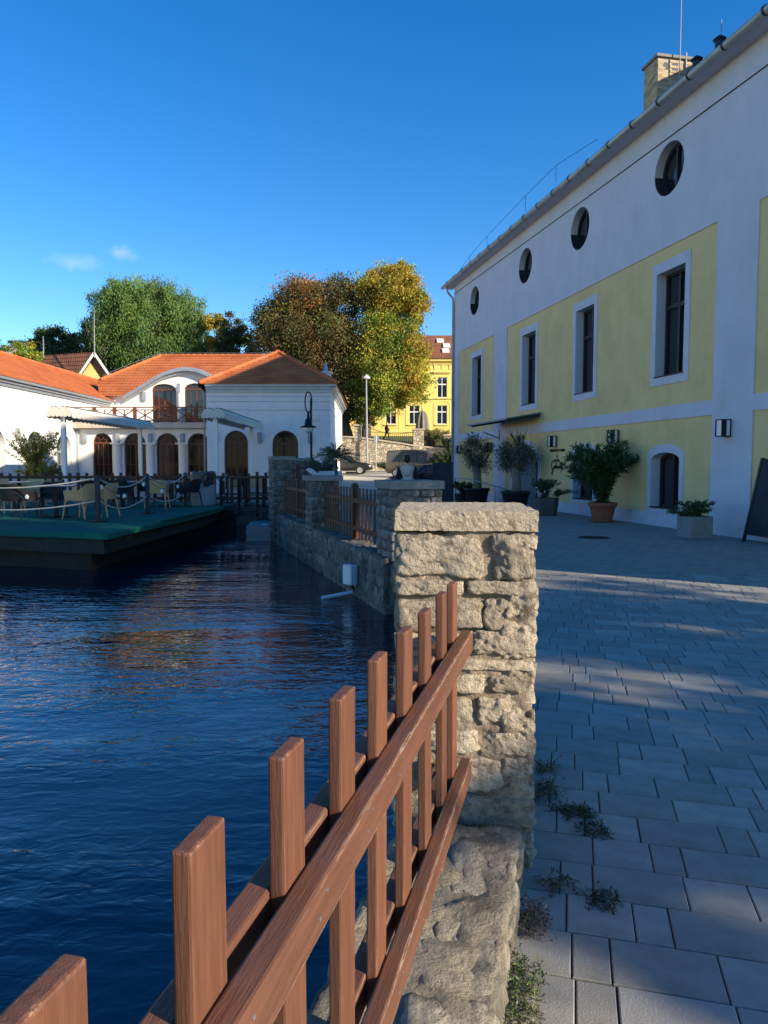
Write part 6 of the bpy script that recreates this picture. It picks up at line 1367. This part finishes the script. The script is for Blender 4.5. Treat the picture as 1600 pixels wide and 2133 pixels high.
lb = yp(915, 900, 64); shrub('clipped_hedge', 'pale grass and hedge below the closed parasol', (lb[0], 64, 3.0), fan((lb[0] - .6, 64, 3.0), 70, 1.5, 1.7, 85), 7000, (.3, .05), [[.30, .27, .10], [.2, .2, .06]], 86, 'hedge', m='leaf')
lb = yp(936, 915, 61.6); shrub('ivy', 'dark ivy climbing the stone pillar at the hotel corner', (lb[0], 61.5, 1.5), fan((lb[0], 61.5, 1.8), 40, 2.0, .8, 87), 3000, (.16, .12), dgr, 88, 'plant', m='leaf')
lb = yp(805, 965, 58.5); shrub('verge_grass', 'dark green grassy verge between the two parked cars', (lb[0], 58.9, .9), fan((lb[0] + .2, 59.5, .9), 90, .7, 1.3, 89), 5000, (.22, .03), dgr, 91, 'grass', m='leaf')
# weeds in the paving joints
wd = [(.80, 3.50, .10, .09, 'dry weed tuft beside the pillar foot', [.13, .11, .04], 40), (.72, 3.22, .14, .13, 'larger weed tuft against the pillar foot', [.09, .09, .035], 70), (.82, 3.05, .05, .15, 'green creeping weed in the paving joint below the pillar', [.06, .10, .03], 90), (.86, 2.90, .04, .10, 'low green weed trailing along the joint', [.05, .09, .03], 50), (.63, 2.50, .07, .08, 'small reddish dry weed on the paving', [.16, .10, .05], 36), (.75, 2.42, .04, .08, 'dark moss weed in an upright joint', [.05, .07, .025], 50), (.47, 2.28, .16, .09, 'brown dead weed against the low wall', [.08, .06, .04], 80), (.38, 2.02, .12, .10, 'bright green weed at the wall foot near the bottom edge', [.10, .17, .03], 90), (.36, 1.90, .08, .09, 'second green weed at the wall foot by the bottom edge', [.12, .17, .04], 60)]
for k, (x, y, h, w_, lb, c, n_) in enumerate(wd):
    shrub('weed', lb, (x, y, 0), fan((x, y, -.002), int(n_ * .6), h * .6, w_ * .9, 100 + k, hv=.9), n_ * 5, (.015, .006), [c, [c[0] * .7, c[1] * .75, c[2]]], 110 + k, 'weed', group='weeds in the paving', stemr=.0012, spread=.02)
# dark A-boards, manhole
def aboard(label, c, ax, w, h, lean):
    t = thing('chalkboard', (c[0], c[1], 0), label, 'sign'); ax = Vector(ax).normalized(); n_ = Vector((-ax.y, ax.x)); c = Vector(c)
    for sg in (-1, 1):
        P = lambda u, z, d: (*(c + ax * u + n_ * sg * (lean * (1 - z / h) + d)), z)
        b = MB(); b.hexa([P(-w, .14, 0), P(w, .14, 0), P(w, .14, .02), P(-w, .14, .02), P(-w, h, 0), P(w, h, 0), P(w, h, .02), P(-w, h, .02)]); b.build('board', M['chalk'], t)
        for u in (-w, w):
            b = MB(); b.hexa([P(u - .03, 0, -.012), P(u + .03, 0, -.012), P(u + .03, 0, .032), P(u - .03, 0, .032), P(u - .03, h + .02, -.012), P(u + .03, h + .02, -.012), P(u + .03, h + .02, .032), P(u - .03, h + .02, .032)]); b.build('leg', M['black'], t, bevel=.005)
aboard('large dark chalkboard stand cut by the right edge of the picture', (7.42, 13.75), (.2, -.98), .42, 1.6, .36)
aboard('tall dark chalkboard stand at the hotel corner near the olive tree', (yp(922, 1010, 24.5)[0], 24.5), (.97, -.2), .30, 1.55, .30)
b = MB(); b.lathe([(.33, -.004), (.33, .004), (.30, .006), (.29, .002), (.0, .002)], (4.30, 14.9, 0), 28, cap=False)
for k in range(-3, 4): b.beam((4.30 - math.sqrt(max(.01, .28 ** 2 - (k * .075) ** 2)), 14.9 + k * .075, .004), (4.30 + math.sqrt(max(.01, .28 ** 2 - (k * .075) ** 2)), 14.9 + k * .075, .004), .02, .006)
tag(b.build('manhole_cover', mat('dark_iron', (.03, .03, .03), .6, .2, 20)), 'round dark iron manhole cover in the shaded plaza', 'manhole')
